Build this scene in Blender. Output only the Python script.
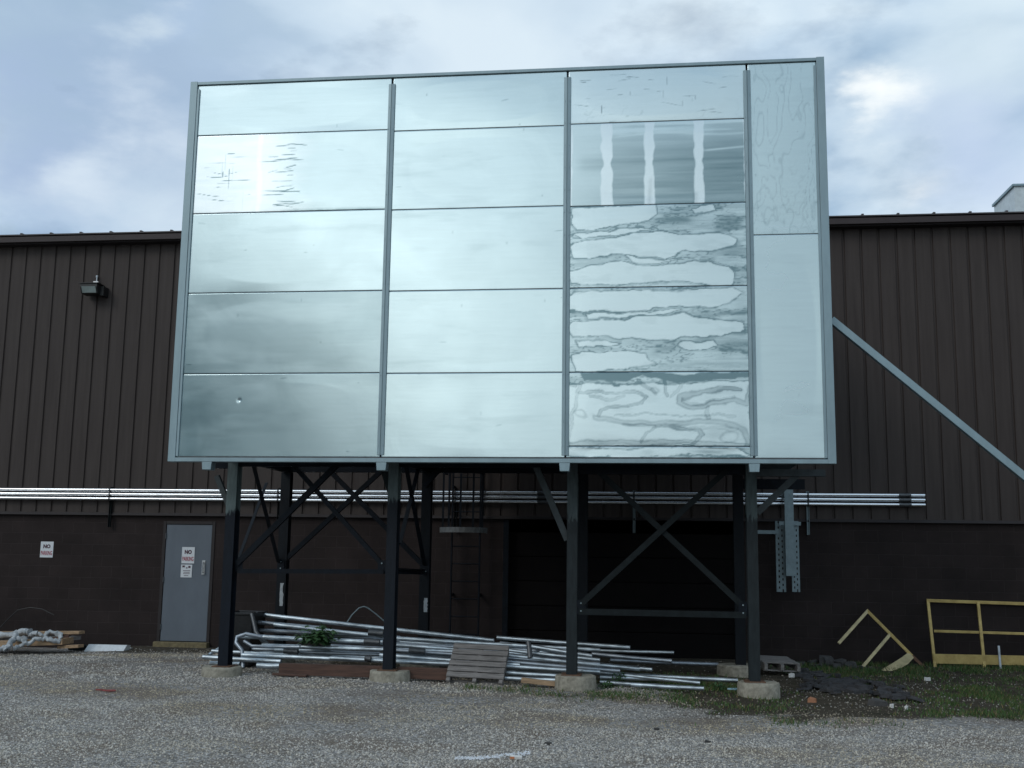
import bpy, math, random
import numpy as np
from mathutils import Vector, Matrix
R = math.radians
random.seed(7)
for _o in list(bpy.data.objects): bpy.data.objects.remove(_o)
S = bpy.context.scene
C = S.collection

# ------------------------------------------------------------------ camera
FPX, PITCH, ROLL, YAW, CAMZ = 1123.6, 0.155186, 0.014094, -0.124451, 1.65
cy, sy = math.cos(YAW), math.sin(YAW)
fwd0 = Vector((sy, cy, 0)); rt0 = Vector((cy, -sy, 0)); up0 = Vector((0, 0, 1))
FW = math.cos(PITCH) * fwd0 + math.sin(PITCH) * up0
UP = -math.sin(PITCH) * fwd0 + math.cos(PITCH) * up0
RI = math.cos(ROLL) * rt0 + math.sin(ROLL) * UP
UI = -math.sin(ROLL) * rt0 + math.cos(ROLL) * UP
cam = bpy.data.cameras.new('camera'); camo = bpy.data.objects.new('camera', cam); C.objects.link(camo)
m = Matrix((RI, UI, -FW)).transposed().to_4x4(); m.translation = Vector((0, 0, CAMZ))
camo.matrix_world = m
cam.sensor_width = 36; cam.lens = 36 * FPX / 1024; cam.clip_start = 0.1; cam.clip_end = 2000
S.camera = camo

def ray(u, v):
    return FW + RI * ((u - 512) / FPX) + UI * ((384 - v) / FPX)
def P(u, v, Y):                       # the point in the vertical plane y = Y seen at photo pixel (u, v)
    r = ray(u, v); r = r * (Y / r.y); return Vector((r.x, Y, r.z + CAMZ))
def G(u, v, z=0.0):                   # the point on the ground
    r = ray(u, v); t = (z - CAMZ) / r.z; return Vector((r.x * t, r.y * t, z))

# ------------------------------------------------------------------ world, sun, exposure
SUN = Vector((-0.80, -1.0, 0.88)).normalized()      # towards the sun
W = bpy.data.worlds.new("World"); S.world = W; W.use_nodes = True
nt = W.node_tree; nt.nodes.clear()
def N(t, ty, **k):
    n = t.nodes.new(ty)
    for a, b in k.items():
        if a.startswith('i_'): n.inputs[int(a[2:]) if a[2:].isdigit() else a[2:].replace('_', ' ')].default_value = b
        else: setattr(n, a, b)
    return n
def L(t, a, b): t.links.new(a, b)
out = N(nt, 'ShaderNodeOutputWorld'); bg = N(nt, 'ShaderNodeBackground'); bg.inputs[1].default_value = 0.1
L(nt, bg.outputs[0], out.inputs[0])
sky = N(nt, 'ShaderNodeTexSky', sky_type='NISHITA'); sky.sun_disc = False
sky.sun_elevation = math.asin(SUN.z); sky.sun_rotation = math.atan2(SUN.x, SUN.y)
sky.air_density = 1.2; sky.dust_density = 2.0
tc = N(nt, 'ShaderNodeTexCoord')
dmap = N(nt, 'ShaderNodeMapping'); dmap.inputs['Scale'].default_value = (1.0, 1.0, 2.2)
L(nt, tc.outputs['Generated'], dmap.inputs[0])
n1 = N(nt, 'ShaderNodeTexNoise', i_Scale=3.4, i_Detail=7, i_Roughness=0.5, i_Distortion=0.25); L(nt, dmap.outputs[0], n1.inputs[0])
n2 = N(nt, 'ShaderNodeTexNoise', i_Scale=6.0, i_Detail=8, i_Roughness=0.55); L(nt, dmap.outputs[0], n2.inputs[0])
# cloud brightness from the noise
ramp = N(nt, 'ShaderNodeValToRGB'); e = ramp.color_ramp.elements
e[0].position = 0.41; e[0].color = (3.6, 5.1, 6.8, 1)
e[1].position = 0.60; e[1].color = (7.6, 8.9, 9.8, 1)
x = ramp.color_ramp.elements.new(0.49); x.color = (5.4, 6.9, 8.4, 1)
L(nt, n1.outputs['Fac'], ramp.inputs[0])
col = ramp.outputs[0]
def blob(col, d, r0, r1, rgb, amt, warp=0.35):
    """a soft cloud bank or bright break in the cloud in direction d"""
    d = Vector(d).normalized()
    wv = N(nt, 'ShaderNodeVectorMath', operation='SUBTRACT'); L(nt, n2.outputs['Color'], wv.inputs[0]); wv.inputs[1].default_value = (.5, .5, .5)
    ws = N(nt, 'ShaderNodeVectorMath', operation='SCALE'); L(nt, wv.outputs[0], ws.inputs[0]); ws.inputs['Scale'].default_value = warp
    ad = N(nt, 'ShaderNodeVectorMath', operation='ADD'); L(nt, tc.outputs['Generated'], ad.inputs[0]); L(nt, ws.outputs[0], ad.inputs[1])
    di = N(nt, 'ShaderNodeVectorMath', operation='DISTANCE'); L(nt, ad.outputs[0], di.inputs[0]); di.inputs[1].default_value = d
    mr = N(nt, 'ShaderNodeMapRange', interpolation_type='SMOOTHSTEP'); L(nt, di.outputs['Value'], mr.inputs[0])
    mr.inputs[1].default_value = r1; mr.inputs[2].default_value = r0; mr.inputs[3].default_value = 0; mr.inputs[4].default_value = amt
    mx = N(nt, 'ShaderNodeMix', data_type='RGBA'); L(nt, mr.outputs[0], mx.inputs[0]); L(nt, col, mx.inputs[6]); mx.inputs[7].default_value = (*rgb, 1)
    return mx.outputs[2]
col = blob(col, (-.25, -1, .68), .1, .9, (5.0, 6.6, 8.2), .85)          # the cloud cover behind the viewer
col = blob(col, (-.27, -1, .22), .08, .33, (18.5, 20.0, 20.4), .95, .15)
col = blob(col, (.05, -1, .15), .10, .36, (8.2, 9.3, 9.8), .8, .15)
col = blob(col, (.26, -1, .25), .02, .30, (4.0, 5.0, 5.7), .6, .2)
col = blob(col, (-.54, -1, .0), .20, .33, (.2, .9, 1.25), 1.0, .12)       # dark cloud bank low down behind the viewer
col = blob(col, ray(150, 100), .0, .20, (3.9, 5.1, 6.9), .8, .2)
col = blob(col, ray(30, 60), .0, .16, (3.8, 5.2, 6.7), .8, .3)
col = blob(col, ray(205, 20), .0, .09, (4.3, 5.7, 7.6), .8, .35)
col = blob(col, ray(165, 30), .0, .05, (6.4, 7.6, 8.6), .7, .3)
col = blob(col, ray(40, 150), .0, .14, (3.9, 5.1, 7.2), .85, .3)
col = blob(col, ray(500, 20), .0, .30, (7.0, 8.2, 9.2), .7, .2)
col = blob(col, ray(130, 185), .0, .10, (7.0, 8.1, 9.2), .85, .35)
col = blob(col, ray(870, 150), .0, .16, (7.6, 8.7, 9.5), .6, .5)
col = blob(col, ray(872, 116), .0, .06, (10.2, 10.6, 10.6), .9, .30)
col = blob(col, ray(990, 140), .0, .10, (5.4, 6.6, 8.6), .9, .15)
col = blob(col, ray(990, 50), .0, .10, (7.2, 8.5, 9.3), .7, .15)
gap = N(nt, 'ShaderNodeMapRange'); L(nt, n2.outputs['Fac'], gap.inputs[0])
gap.inputs[1].default_value = .30; gap.inputs[2].default_value = .45; gap.inputs[3].default_value = .6; gap.inputs[4].default_value = 1
mx = N(nt, 'ShaderNodeMix', data_type='RGBA'); L(nt, gap.outputs[0], mx.inputs[0]); L(nt, sky.outputs[0], mx.inputs[6]); L(nt, col, mx.inputs[7])
L(nt, mx.outputs[2], bg.inputs[0])
sl = bpy.data.lights.new('sun', 'SUN'); sl.energy = .75; sl.angle = R(22); sl.color = (1, .96, .9)
so = bpy.data.objects.new('sun', sl); C.objects.link(so); so.rotation_euler = SUN.to_track_quat('Z', 'Y').to_euler()
S.view_settings.view_transform = 'Standard'; S.view_settings.look = 'None'; S.view_settings.exposure = 0; S.view_settings.gamma = 1
S.render.engine = 'CYCLES'; S.cycles.max_bounces = 6

# ------------------------------------------------------------------ material helpers
def mat(name):
    m = bpy.data.materials.new(name); m.use_nodes = True
    return m, m.node_tree, m.node_tree.nodes['Principled BSDF']
def simple(name, c, rough=.6, metal=0, vary=.25, scale=8, bump=.0, bscale=60, spec=.5, stretch=(1, 1, 1), c2=None, world=True):
    m, t, b = mat(name)
    g = N(t, 'ShaderNodeNewGeometry')
    mp = N(t, 'ShaderNodeMapping'); mp.inputs['Scale'].default_value = stretch; L(t, g.outputs['Position'], mp.inputs[0])
    n = N(t, 'ShaderNodeTexNoise', i_Scale=scale, i_Detail=8, i_Roughness=.62); L(t, mp.outputs[0], n.inputs[0])
    r = N(t, 'ShaderNodeMapRange'); L(t, n.outputs['Fac'], r.inputs[0]); r.inputs[1].default_value = .3; r.inputs[2].default_value = .7
    mx = N(t, 'ShaderNodeMix', data_type='RGBA'); L(t, r.outputs[0], mx.inputs[0])
    lo = tuple(v * (1 - vary) for v in c); hi = c2 if c2 else tuple(min(1, v * (1 + vary)) for v in c)
    mx.inputs[6].default_value = (*lo, 1); mx.inputs[7].default_value = (*hi, 1)
    L(t, mx.outputs[2], b.inputs['Base Color'])
    rr = N(t, 'ShaderNodeMapRange'); L(t, n.outputs['Fac'], rr.inputs[0]); rr.inputs[3].default_value = max(0, rough - .12); rr.inputs[4].default_value = min(1, rough + .12)
    L(t, rr.outputs[0], b.inputs['Roughness']); b.inputs['Metallic'].default_value = metal; b.inputs['Specular IOR Level'].default_value = spec
    if bump:
        n3 = N(t, 'ShaderNodeTexNoise', i_Scale=bscale, i_Detail=6); L(t, mp.outputs[0], n3.inputs[0])
        bp = N(t, 'ShaderNodeBump', i_Strength=bump, i_Distance=.01); L(t, n3.outputs['Fac'], bp.inputs['Height']); L(t, bp.outputs[0], b.inputs['Normal'])
    return m
M = {}
M['trim'] = simple('galvanised_trim', (.255, .335, .362), .5, .6, .12, 6, .1, 40, stretch=(1, 1, .3))
M['strut'] = simple('galvanised_strut', (.22, .28, .30), .55, .5, .2, 12, .1, 60)
M['tube'] = simple('mill_finish_tube', (.48, .54, .58), .44, .85, .5, 5, .08, 30, stretch=(1, 3, 3))
M['tube2'] = simple('dull_grey_tube', (.34, .38, .42), .45, .8, .3, 5, .1, 30)
M['conduit'] = mat('bright_conduit')[0]; _b = M['conduit'].node_tree.nodes['Principled BSDF']; _b.inputs['Base Color'].default_value = (.80, .83, .86, 1); _b.inputs['Metallic'].default_value = 1; _b.inputs['Roughness'].default_value = .27
M['fitting'] = simple('dark_steel_fitting', (.10, .105, .11), .45, .7, .3, 20)
M['black_steel'] = simple('black_painted_steel', (.0045, .007, .011), .5, 0, .5, 9, .25, 50, spec=.15)
M['dark_steel'] = simple('dark_grey_steel', (.009, .0125, .0135), .6, 0, .35, 9, .2, 50, spec=.15)
M['rust'] = simple('rusty_steel', (.14, .075, .045), .8, .2, .4, 20, .3, 80)
M['fascia'] = simple('brown_fascia', (.042, .031, .031), .5, 0, .15, 3, spec=.3)
M['brown_dark'] = simple('dark_brown_paint', (.016, .011, .011), .7, 0, .2, 4)
M['roof'] = simple('brown_roof', (.05, .042, .042), .5, 0, .2, 3)
M['door'] = simple('grey_door_paint', (.105, .125, .15), .5, 0, .12, 3, .05, 20, stretch=(1, 1, .5))
M['recess_dark'] = simple('near_black_recess', (.0065, .0052, .0052), .8, 0, .3, 3, spec=.1)
M['steel'] = simple('worn_steel', (.5, .5, .5), .35, 1, .2, 20)
M['concrete'] = simple('concrete_footing', (.26, .235, .18), .9, 0, .35, 14, .7, 60, c2=(.40, .37, .30))
M['wood'] = simple('weathered_wood', (.19, .175, .165), .85, 0, .45, 10, .4, 60, stretch=(.4, 4, 4))
M['wood_tan'] = simple('tan_lumber', (.33, .22, .13), .8, 0, .4, 10, .4, 60, stretch=(.4, 4, 4))
M['wood_brown'] = simple('brown_timber', (.085, .045, .032), .85, 0, .5, 10, .4, 60, stretch=(.3, 4, 4))
M['wood_sill'] = simple('mossy_sill_wood', (.16, .13, .07), .9, 0, .45, 14, .4, 60)
M['plastic'] = simple('crumpled_plastic', (.36, .385, .40), .5, 0, .25, 9, .5, 20)
M['black_plastic'] = simple('black_plastic', (.008, .008, .009), .4, 0, .3, 10, .3, 20)
M['yellow'] = simple('faded_yellow_paint', (.50, .34, .10), .65, 0, .3, 6, .2, 40, c2=(.60, .44, .16))
M['yellow_pale'] = simple('pale_yellow_paint', (.52, .43, .24), .7, 0, .25, 6, .2, 40)
M['sign'] = simple('white_sign', (.62, .64, .66), .45, 0, .06, 20)
M['sign_red'] = simple('red_lettering', (.30, .02, .045), .5, 0, .1, 30)
M['sign_black'] = simple('black_lettering', (.06, .02, .035), .5, 0, .1, 30)
M['lamp'] = simple('black_lamp_housing', (.012, .012, .012), .4, .1, .3, 20)
M['lens'] = simple('lamp_glass', (.22, .26, .25), .2, 0, .2, 6)
M['asphalt'] = simple('broken_asphalt', (.040, .040, .043), .9, 0, .5, 20, .8, 60)
M['rubble'] = simple('block_rubble', (.055, .052, .050), .9, 0, .4, 14, .7, 50)
M['brick'] = simple('orange_brick', (.33, .15, .08), .9, 0, .3, 20, .5, 60)
M['red'] = simple('red_plastic', (.22, .05, .045), .6, 0, .3, 20)
M['leaf'] = simple('green_leaf', (.035, .085, .028), .55, 0, .5, 12)
M['white'] = simple('white_powder', (.55, .57, .60), .9, 0, .3, 30)
M['paper'] = simple('litter_card', (.62, .6, .57), .7, 0, .1, 30)
M['orange'] = simple('orange_print', (.55, .2, .08), .6, 0, .1, 30)
M['cable'] = simple('black_cable', (.01, .01, .01), .5, 0, .1, 30)
M['roof_unit'] = simple('galvanised_hood', (.58, .63, .64), .5, .3, .15, 6)
M['grey_steel'] = simple('grey_primed_steel', (.042, .052, .055), .55, 0, .3, 9, .2, 50, spec=.3)
M['bright_sheet'] = simple('bright_sheet_metal', (.74, .78, .80), .4, .25, .12, 20)
M['cage'] = simple('dull_cage_steel', (.12, .125, .125), .6, .2, .3, 12)
M['blue'] = simple('blue_wrapper', (.25, .42, .5), .5, 0, .2, 30)

def siding_mat():
    m, t, b = mat('brown_metal_siding')
    g = N(t, 'ShaderNodeNewGeometry')
    mp = N(t, 'ShaderNodeMapping'); mp.inputs['Scale'].default_value = (2.2, 1, .12); L(t, g.outputs['Position'], mp.inputs[0])
    n = N(t, 'ShaderNodeTexNoise', i_Scale=6, i_Detail=8, i_Roughness=.7); L(t, mp.outputs[0], n.inputs[0])
    nb = N(t, 'ShaderNodeTexNoise', i_Scale=.35, i_Detail=3); L(t, g.outputs['Position'], nb.inputs[0])
    r = N(t, 'ShaderNodeValToRGB'); e = r.color_ramp.elements
    e[0].position = .3; e[0].color = (.037, .028, .025, 1); e[1].position = .72; e[1].color = (.058, .046, .041, 1)
    L(t, n.outputs['Fac'], r.inputs[0]); L(t, r.outputs[0], b.inputs['Base Color'])
    b.inputs['Roughness'].default_value = .6; b.inputs['Specular IOR Level'].default_value = .25
    bp = N(t, 'ShaderNodeBump', i_Strength=.12, i_Distance=.02); L(t, nb.outputs['Fac'], bp.inputs['Height']); L(t, bp.outputs[0], b.inputs['Normal'])
    return m
M['siding'] = siding_mat()
def block_mat():
    m, t, b = mat('brown_painted_block')
    g = N(t, 'ShaderNodeNewGeometry')
    sx = N(t, 'ShaderNodeSeparateXYZ'); L(t, g.outputs['Position'], sx.inputs[0])
    cb = N(t, 'ShaderNodeCombineXYZ'); L(t, sx.outputs['X'], cb.inputs['X']); L(t, sx.outputs['Z'], cb.inputs['Y'])
    br = N(t, 'ShaderNodeTexBrick', i_Scale=1.0); L(t, cb.outputs[0], br.inputs['Vector'])
    br.inputs['Color1'].default_value = (.0225, .0165, .0155, 1); br.inputs['Color2'].default_value = (.0260, .0190, .0180, 1)
    br.inputs['Mortar'].default_value = (.034, .026, .025, 1)
    br.inputs['Mortar Size'].default_value = .006; br.inputs['Mortar Smooth'].default_value = .4
    br.inputs['Brick Width'].default_value = .4064; br.inputs['Row Height'].default_value = .2032
    n = N(t, 'ShaderNodeTexNoise', i_Scale=1.3, i_Detail=9, i_Roughness=.65); L(t, g.outputs['Position'], n.inputs[0])
    r = N(t, 'ShaderNodeMapRange'); L(t, n.outputs['Fac'], r.inputs[0]); r.inputs[1].default_value = .3; r.inputs[2].default_value = .7; r.inputs[3].default_value = .75; r.inputs[4].default_value = 1.3
    mx = N(t, 'ShaderNodeVectorMath', operation='SCALE'); L(t, br.outputs[0], mx.inputs[0]); L(t, r.outputs[0], mx.inputs['Scale'])
    # efflorescence specks and scuffs
    sp = N(t, 'ShaderNodeMapping'); sp.inputs['Scale'].default_value = (.8, 1, 5); L(t, g.outputs['Position'], sp.inputs[0])
    ns = N(t, 'ShaderNodeTexNoise', i_Scale=3.2, i_Detail=10, i_Roughness=.8); L(t, sp.outputs[0], ns.inputs[0])
    rs = N(t, 'ShaderNodeMapRange'); L(t, ns.outputs['Fac'], rs.inputs[0]); rs.inputs[1].default_value = .66; rs.inputs[2].default_value = .8; rs.inputs[4].default_value = .5
    m2 = N(t, 'ShaderNodeMix', data_type='RGBA'); L(t, rs.outputs[0], m2.inputs[0]); L(t, mx.outputs[0], m2.inputs[6]); m2.inputs[7].default_value = (.05, .045, .045, 1)
    L(t, m2.outputs[2], b.inputs['Base Color']); b.inputs['Roughness'].default_value = .75; b.inputs['Specular IOR Level'].default_value = .15
    nf = N(t, 'ShaderNodeTexNoise', i_Scale=90, i_Detail=3); L(t, g.outputs['Position'], nf.inputs[0])
    ad = N(t, 'ShaderNodeMath', operation='MULTIPLY_ADD'); L(t, nf.outputs['Fac'], ad.inputs[0]); ad.inputs[1].default_value = .25
    iv = N(t, 'ShaderNodeMath', operation='SUBTRACT'); iv.inputs[0].default_value = 1; L(t, br.outputs['Fac'], iv.inputs[1]); L(t, iv.outputs[0], ad.inputs[2])
    bp = N(t, 'ShaderNodeBump', i_Strength=.5, i_Distance=.006); L(t, ad.outputs[0], bp.inputs['Height']); L(t, bp.outputs[0], b.inputs['Normal'])
    return m
M['block'] = block_mat()
def post_mat(name, zt, lower, upper=(.105, .125, .125), amp=.12):
    """painted steel whose upper end was left in grey primer above a ragged line at height zt"""
    m, t, b = mat(name)
    g = N(t, 'ShaderNodeNewGeometry'); sx = N(t, 'ShaderNodeSeparateXYZ'); L(t, g.outputs['Position'], sx.inputs[0])
    mp = N(t, 'ShaderNodeMapping'); mp.inputs['Scale'].default_value = (6, 6, 1.3); L(t, g.outputs['Position'], mp.inputs[0])
    n = N(t, 'ShaderNodeTexNoise', i_Scale=3.5, i_Detail=7, i_Roughness=.65); L(t, mp.outputs[0], n.inputs[0])
    ad = N(t, 'ShaderNodeMath', operation='MULTIPLY_ADD'); L(t, n.outputs['Fac'], ad.inputs[0]); ad.inputs[1].default_value = amp * 4; L(t, sx.outputs['Z'], ad.inputs[2])
    r = N(t, 'ShaderNodeMapRange'); L(t, ad.outputs[0], r.inputs[0]); r.inputs[1].default_value = zt + amp * 2 - .03; r.inputs[2].default_value = zt + amp * 2 + .03
    v = N(t, 'ShaderNodeMapRange'); L(t, n.outputs['Fac'], v.inputs[0]); v.inputs[1].default_value = .3; v.inputs[2].default_value = .7; v.inputs[3].default_value = .7; v.inputs[4].default_value = 1.35
    mx = N(t, 'ShaderNodeMix', data_type='RGBA'); L(t, r.outputs[0], mx.inputs[0]); mx.inputs[6].default_value = (*lower, 1); mx.inputs[7].default_value = (*upper, 1)
    sc = N(t, 'ShaderNodeVectorMath', operation='SCALE'); L(t, mx.outputs[2], sc.inputs[0]); L(t, v.outputs[0], sc.inputs['Scale'])
    L(t, sc.outputs[0], b.inputs['Base Color']); b.inputs['Roughness'].default_value = .55; b.inputs['Specular IOR Level'].default_value = .2
    n3 = N(t, 'ShaderNodeTexNoise', i_Scale=45, i_Detail=4); L(t, g.outputs['Position'], n3.inputs[0])
    bp = N(t, 'ShaderNodeBump', i_Strength=.15, i_Distance=.01); L(t, n3.outputs['Fac'], bp.inputs['Height']); L(t, bp.outputs[0], b.inputs['Normal'])
    return m
def panel_mat():
    m, t, b = mat('galvanised_sheet')
    at = N(t, 'ShaderNodeAttribute', attribute_name='wear_reflect'); sp = N(t, 'ShaderNodeSeparateColor'); L(t, at.outputs['Color'], sp.inputs[0])
    g = N(t, 'ShaderNodeNewGeometry')
    mp = N(t, 'ShaderNodeMapping'); mp.inputs['Scale'].default_value = (.5, 1, 9); L(t, g.outputs['Position'], mp.inputs[0])
    n = N(t, 'ShaderNodeTexNoise', i_Scale=3.5, i_Detail=9, i_Roughness=.65); L(t, mp.outputs[0], n.inputs[0])
    nl = N(t, 'ShaderNodeTexNoise', i_Scale=1.1, i_Detail=4, i_Roughness=.5, i_Distortion=.6); L(t, g.outputs['Position'], nl.inputs[0])
    r = N(t, 'ShaderNodeMapRange'); L(t, n.outputs['Fac'], r.inputs[0]); r.inputs[1].default_value = .3; r.inputs[2].default_value = .7; r.inputs[3].default_value = .98; r.inputs[4].default_value = 1.02
    m1 = N(t, 'ShaderNodeMix', data_type='RGBA'); L(t, sp.outputs[0], m1.inputs[0]); m1.inputs[6].default_value = (.56, .665, .68, 1); m1.inputs[7].default_value = (.14, .215, .235, 1)
    m2 = N(t, 'ShaderNodeMix', data_type='RGBA'); L(t, sp.outputs[1], m2.inputs[0]); L(t, m1.outputs[2], m2.inputs[6]); m2.inputs[7].default_value = (.88, .90, .91, 1)
    sc = N(t, 'ShaderNodeVectorMath', operation='SCALE'); L(t, m2.outputs[2], sc.inputs[0]); L(t, r.outputs[0], sc.inputs['Scale'])
    L(t, sc.outputs[0], b.inputs['Base Color']); b.inputs['Metallic'].default_value = .93
    r1 = N(t, 'ShaderNodeMapRange'); L(t, nl.outputs['Fac'], r1.inputs[0]); r1.inputs[1].default_value = .3; r1.inputs[2].default_value = .7; r1.inputs[3].default_value = .15; r1.inputs[4].default_value = .22
    ra = N(t, 'ShaderNodeMath', operation='MULTIPLY_ADD'); L(t, sp.outputs[2], ra.inputs[0]); ra.inputs[1].default_value = .3; L(t, r1.outputs[0], ra.inputs[2]); L(t, ra.outputs[0], b.inputs['Roughness'])
    bp = N(t, 'ShaderNodeBump', i_Strength=.07, i_Distance=.02); L(t, nl.outputs['Fac'], bp.inputs['Height'])
    b2 = N(t, 'ShaderNodeBump', i_Strength=.018, i_Distance=.003); L(t, n.outputs['Fac'], b2.inputs['Height']); L(t, bp.outputs[0], b2.inputs['Normal']); L(t, b2.outputs[0], b.inputs['Normal'])
    return m
M['panel'] = panel_mat()

# ------------------------------------------------------------------ mesh helpers
def tag(o, label=None, cat=None, group=None, kind=None):
    if label: o['label'] = label
    if cat: o['category'] = cat
    if group: o['group'] = group
    if kind: o['kind'] = kind
    return o
def empty(name, loc, label, cat, group=None):
    o = bpy.data.objects.new(name, None); C.objects.link(o); o.location = loc; o.empty_display_size = .2
    return tag(o, label, cat, group)
class MB:
    def __init__(s): s.v = []; s.f = []; s.sm = []
    def add(s, vs, fs, smooth=False):
        k = len(s.v); s.v += [tuple(a) for a in vs]; s.f += [tuple(i + k for i in f) for f in fs]; s.sm += [smooth] * len(fs)
    def box(s, a, b):
        (x0, y0, z0), (x1, y1, z1) = a, b
        if x0 > x1: x0, x1 = x1, x0
        if y0 > y1: y0, y1 = y1, y0
        if z0 > z1: z0, z1 = z1, z0
        s.add([(x0, y0, z0), (x1, y0, z0), (x1, y1, z0), (x0, y1, z0), (x0, y0, z1), (x1, y0, z1), (x1, y1, z1), (x0, y1, z1)],
              [(3, 2, 1, 0), (4, 5, 6, 7), (0, 1, 5, 4), (1, 2, 6, 5), (2, 3, 7, 6), (3, 0, 4, 7)]); return s
    def bar(s, p, q, w, h, up=(0, 1, 0)):
        p, q = Vector(p), Vector(q); d = (q - p).normalized(); a = d.cross(Vector(up)).normalized() * w / 2; b = a.cross(d).normalized() * h / 2
        vs = [p - a - b, p + a - b, p + a + b, p - a + b, q - a - b, q + a - b, q + a + b, q - a + b]
        s.add(vs, [(3, 2, 1, 0), (4, 5, 6, 7), (0, 1, 5, 4), (1, 2, 6, 5), (2, 3, 7, 6), (3, 0, 4, 7)]); return s
    def angle(s, p, q, w, t=.008, up=(0, 1, 0)):
        """an L-section steel angle from p to q"""
        p, q = Vector(p), Vector(q); d = (q - p).normalized(); a = d.cross(Vector(up)).normalized(); b = a.cross(d).normalized()
        prof = [(-.5, -.5), (.5, -.5), (.5, -.5 + t / w), (-.5 + t / w, -.5 + t / w), (-.5 + t / w, .5), (-.5, .5)]
        vs = [p + a * u * w + b * v * w for u, v in prof] + [q + a * u * w + b * v * w for u, v in prof]
        s.add(vs, [(i, (i + 1) % 6, 6 + (i + 1) % 6, 6 + i) for i in range(6)] + [(3, 2, 1, 0), (5, 4, 3, 0), (6, 7, 8, 9), (6, 9, 10, 11)]); return s
    def tube(s, pts, r, n=10, caps=True, hollow=False):
        pts = [Vector(p) for p in pts]; k = len(s.v); prev = None; T = []
        for i in range(len(pts)):
            d = (pts[min(i + 1, len(pts) - 1)] - pts[max(i - 1, 0)]).normalized()
            ref = prev if prev else (Vector((0, 0, 1)) if abs(d.z) < .9 else Vector((1, 0, 0)))
            a = (ref - d * ref.dot(d)).normalized(); prev = a; b = d.cross(a)
            rr = r[i] if isinstance(r, (list, tuple)) else r
            T.append([pts[i] + (a * math.cos(2 * math.pi * j / n) + b * math.sin(2 * math.pi * j / n)) * rr for j in range(n)])
        vs = [v for ring in T for v in ring]
        fs = [(i * n + j, i * n + (j + 1) % n, (i + 1) * n + (j + 1) % n, (i + 1) * n + j) for i in range(len(pts) - 1) for j in range(n)]
        s.add(vs, fs, True)
        if caps: 
            s.add(T[0], [tuple(range(n))[::-1]]); s.add(T[-1], [tuple(range(n))])
        return s
    def prism(s, poly, a, b, axis='y'):
        """poly of 2-D points extruded from a to b along the axis"""
        n = len(poly)
        def mk(p, c): return {'y': (p[0], c, p[1]), 'x': (c, p[0], p[1]), 'z': (p[0], p[1], c)}[axis]
        s.add([mk(p, a) for p in poly] + [mk(p, b) for p in poly],
              [tuple(range(n)), tuple(range(2 * n - 1, n - 1, -1))] + [(i, n + i, n + (i + 1) % n, (i + 1) % n) for i in range(n)]); return s
    def build(s, name, mt, parent=None, local=False, bevel=0, label=None, cat=None, group=None, kind=None, fix=True):
        V = np.array(s.v, dtype=float)
        if parent is None:
            o0 = np.array([(V[:, 0].min() + V[:, 0].max()) / 2, (V[:, 1].min() + V[:, 1].max()) / 2, V[:, 2].min()])
        else:
            o0 = np.zeros(3)
            if not local:
                q = parent
                while q: o0 += np.array(q.location); q = q.parent
        me = bpy.data.meshes.new(name); me.from_pydata((V - o0).tolist(), [], s.f); me.materials.append(mt)
        me.polygons.foreach_set('use_smooth', s.sm)
        if fix:
            import bmesh
            bm = bmesh.new(); bm.from_mesh(me); bmesh.ops.remove_doubles(bm, verts=bm.verts, dist=1e-5); bmesh.ops.recalc_face_normals(bm, faces=bm.faces); bm.to_mesh(me); bm.free()
        me.update()
        o = bpy.data.objects.new(name, me); C.objects.link(o)
        if parent is None: o.location = o0
        else: o.parent = parent
        if bevel:
            md = o.modifiers.new('bevel', 'BEVEL'); md.width = bevel; md.segments = 2; md.limit_method = 'ANGLE'
        if any(s.sm): 
            try: me.set_sharp_from_angle(angle=R(40))
            except Exception: pass
        return tag(o, label, cat, group, kind)
def fbm(x, y, seed=0, octv=5, gain=.5):
    rs = np.random.RandomState(seed); tot = np.zeros_like(x); a = 1; s = 0
    for o in range(octv):
        g = rs.rand(64, 64); X = x * 2 ** o + 17.3 * o; Y = y * 2 ** o + 5.1 * o
        xi = np.floor(X).astype(int); yi = np.floor(Y).astype(int); fx = X - xi; fy = Y - yi; fx = fx * fx * (3 - 2 * fx); fy = fy * fy * (3 - 2 * fy)
        q = lambda i, j: g[i % 64, j % 64]
        tot += a * ((q(xi, yi) * (1 - fx) + q(xi + 1, yi) * fx) * (1 - fy) + (q(xi, yi + 1) * (1 - fx) + q(xi + 1, yi + 1) * fx) * fy); s += a; a *= gain
    return tot / s

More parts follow.
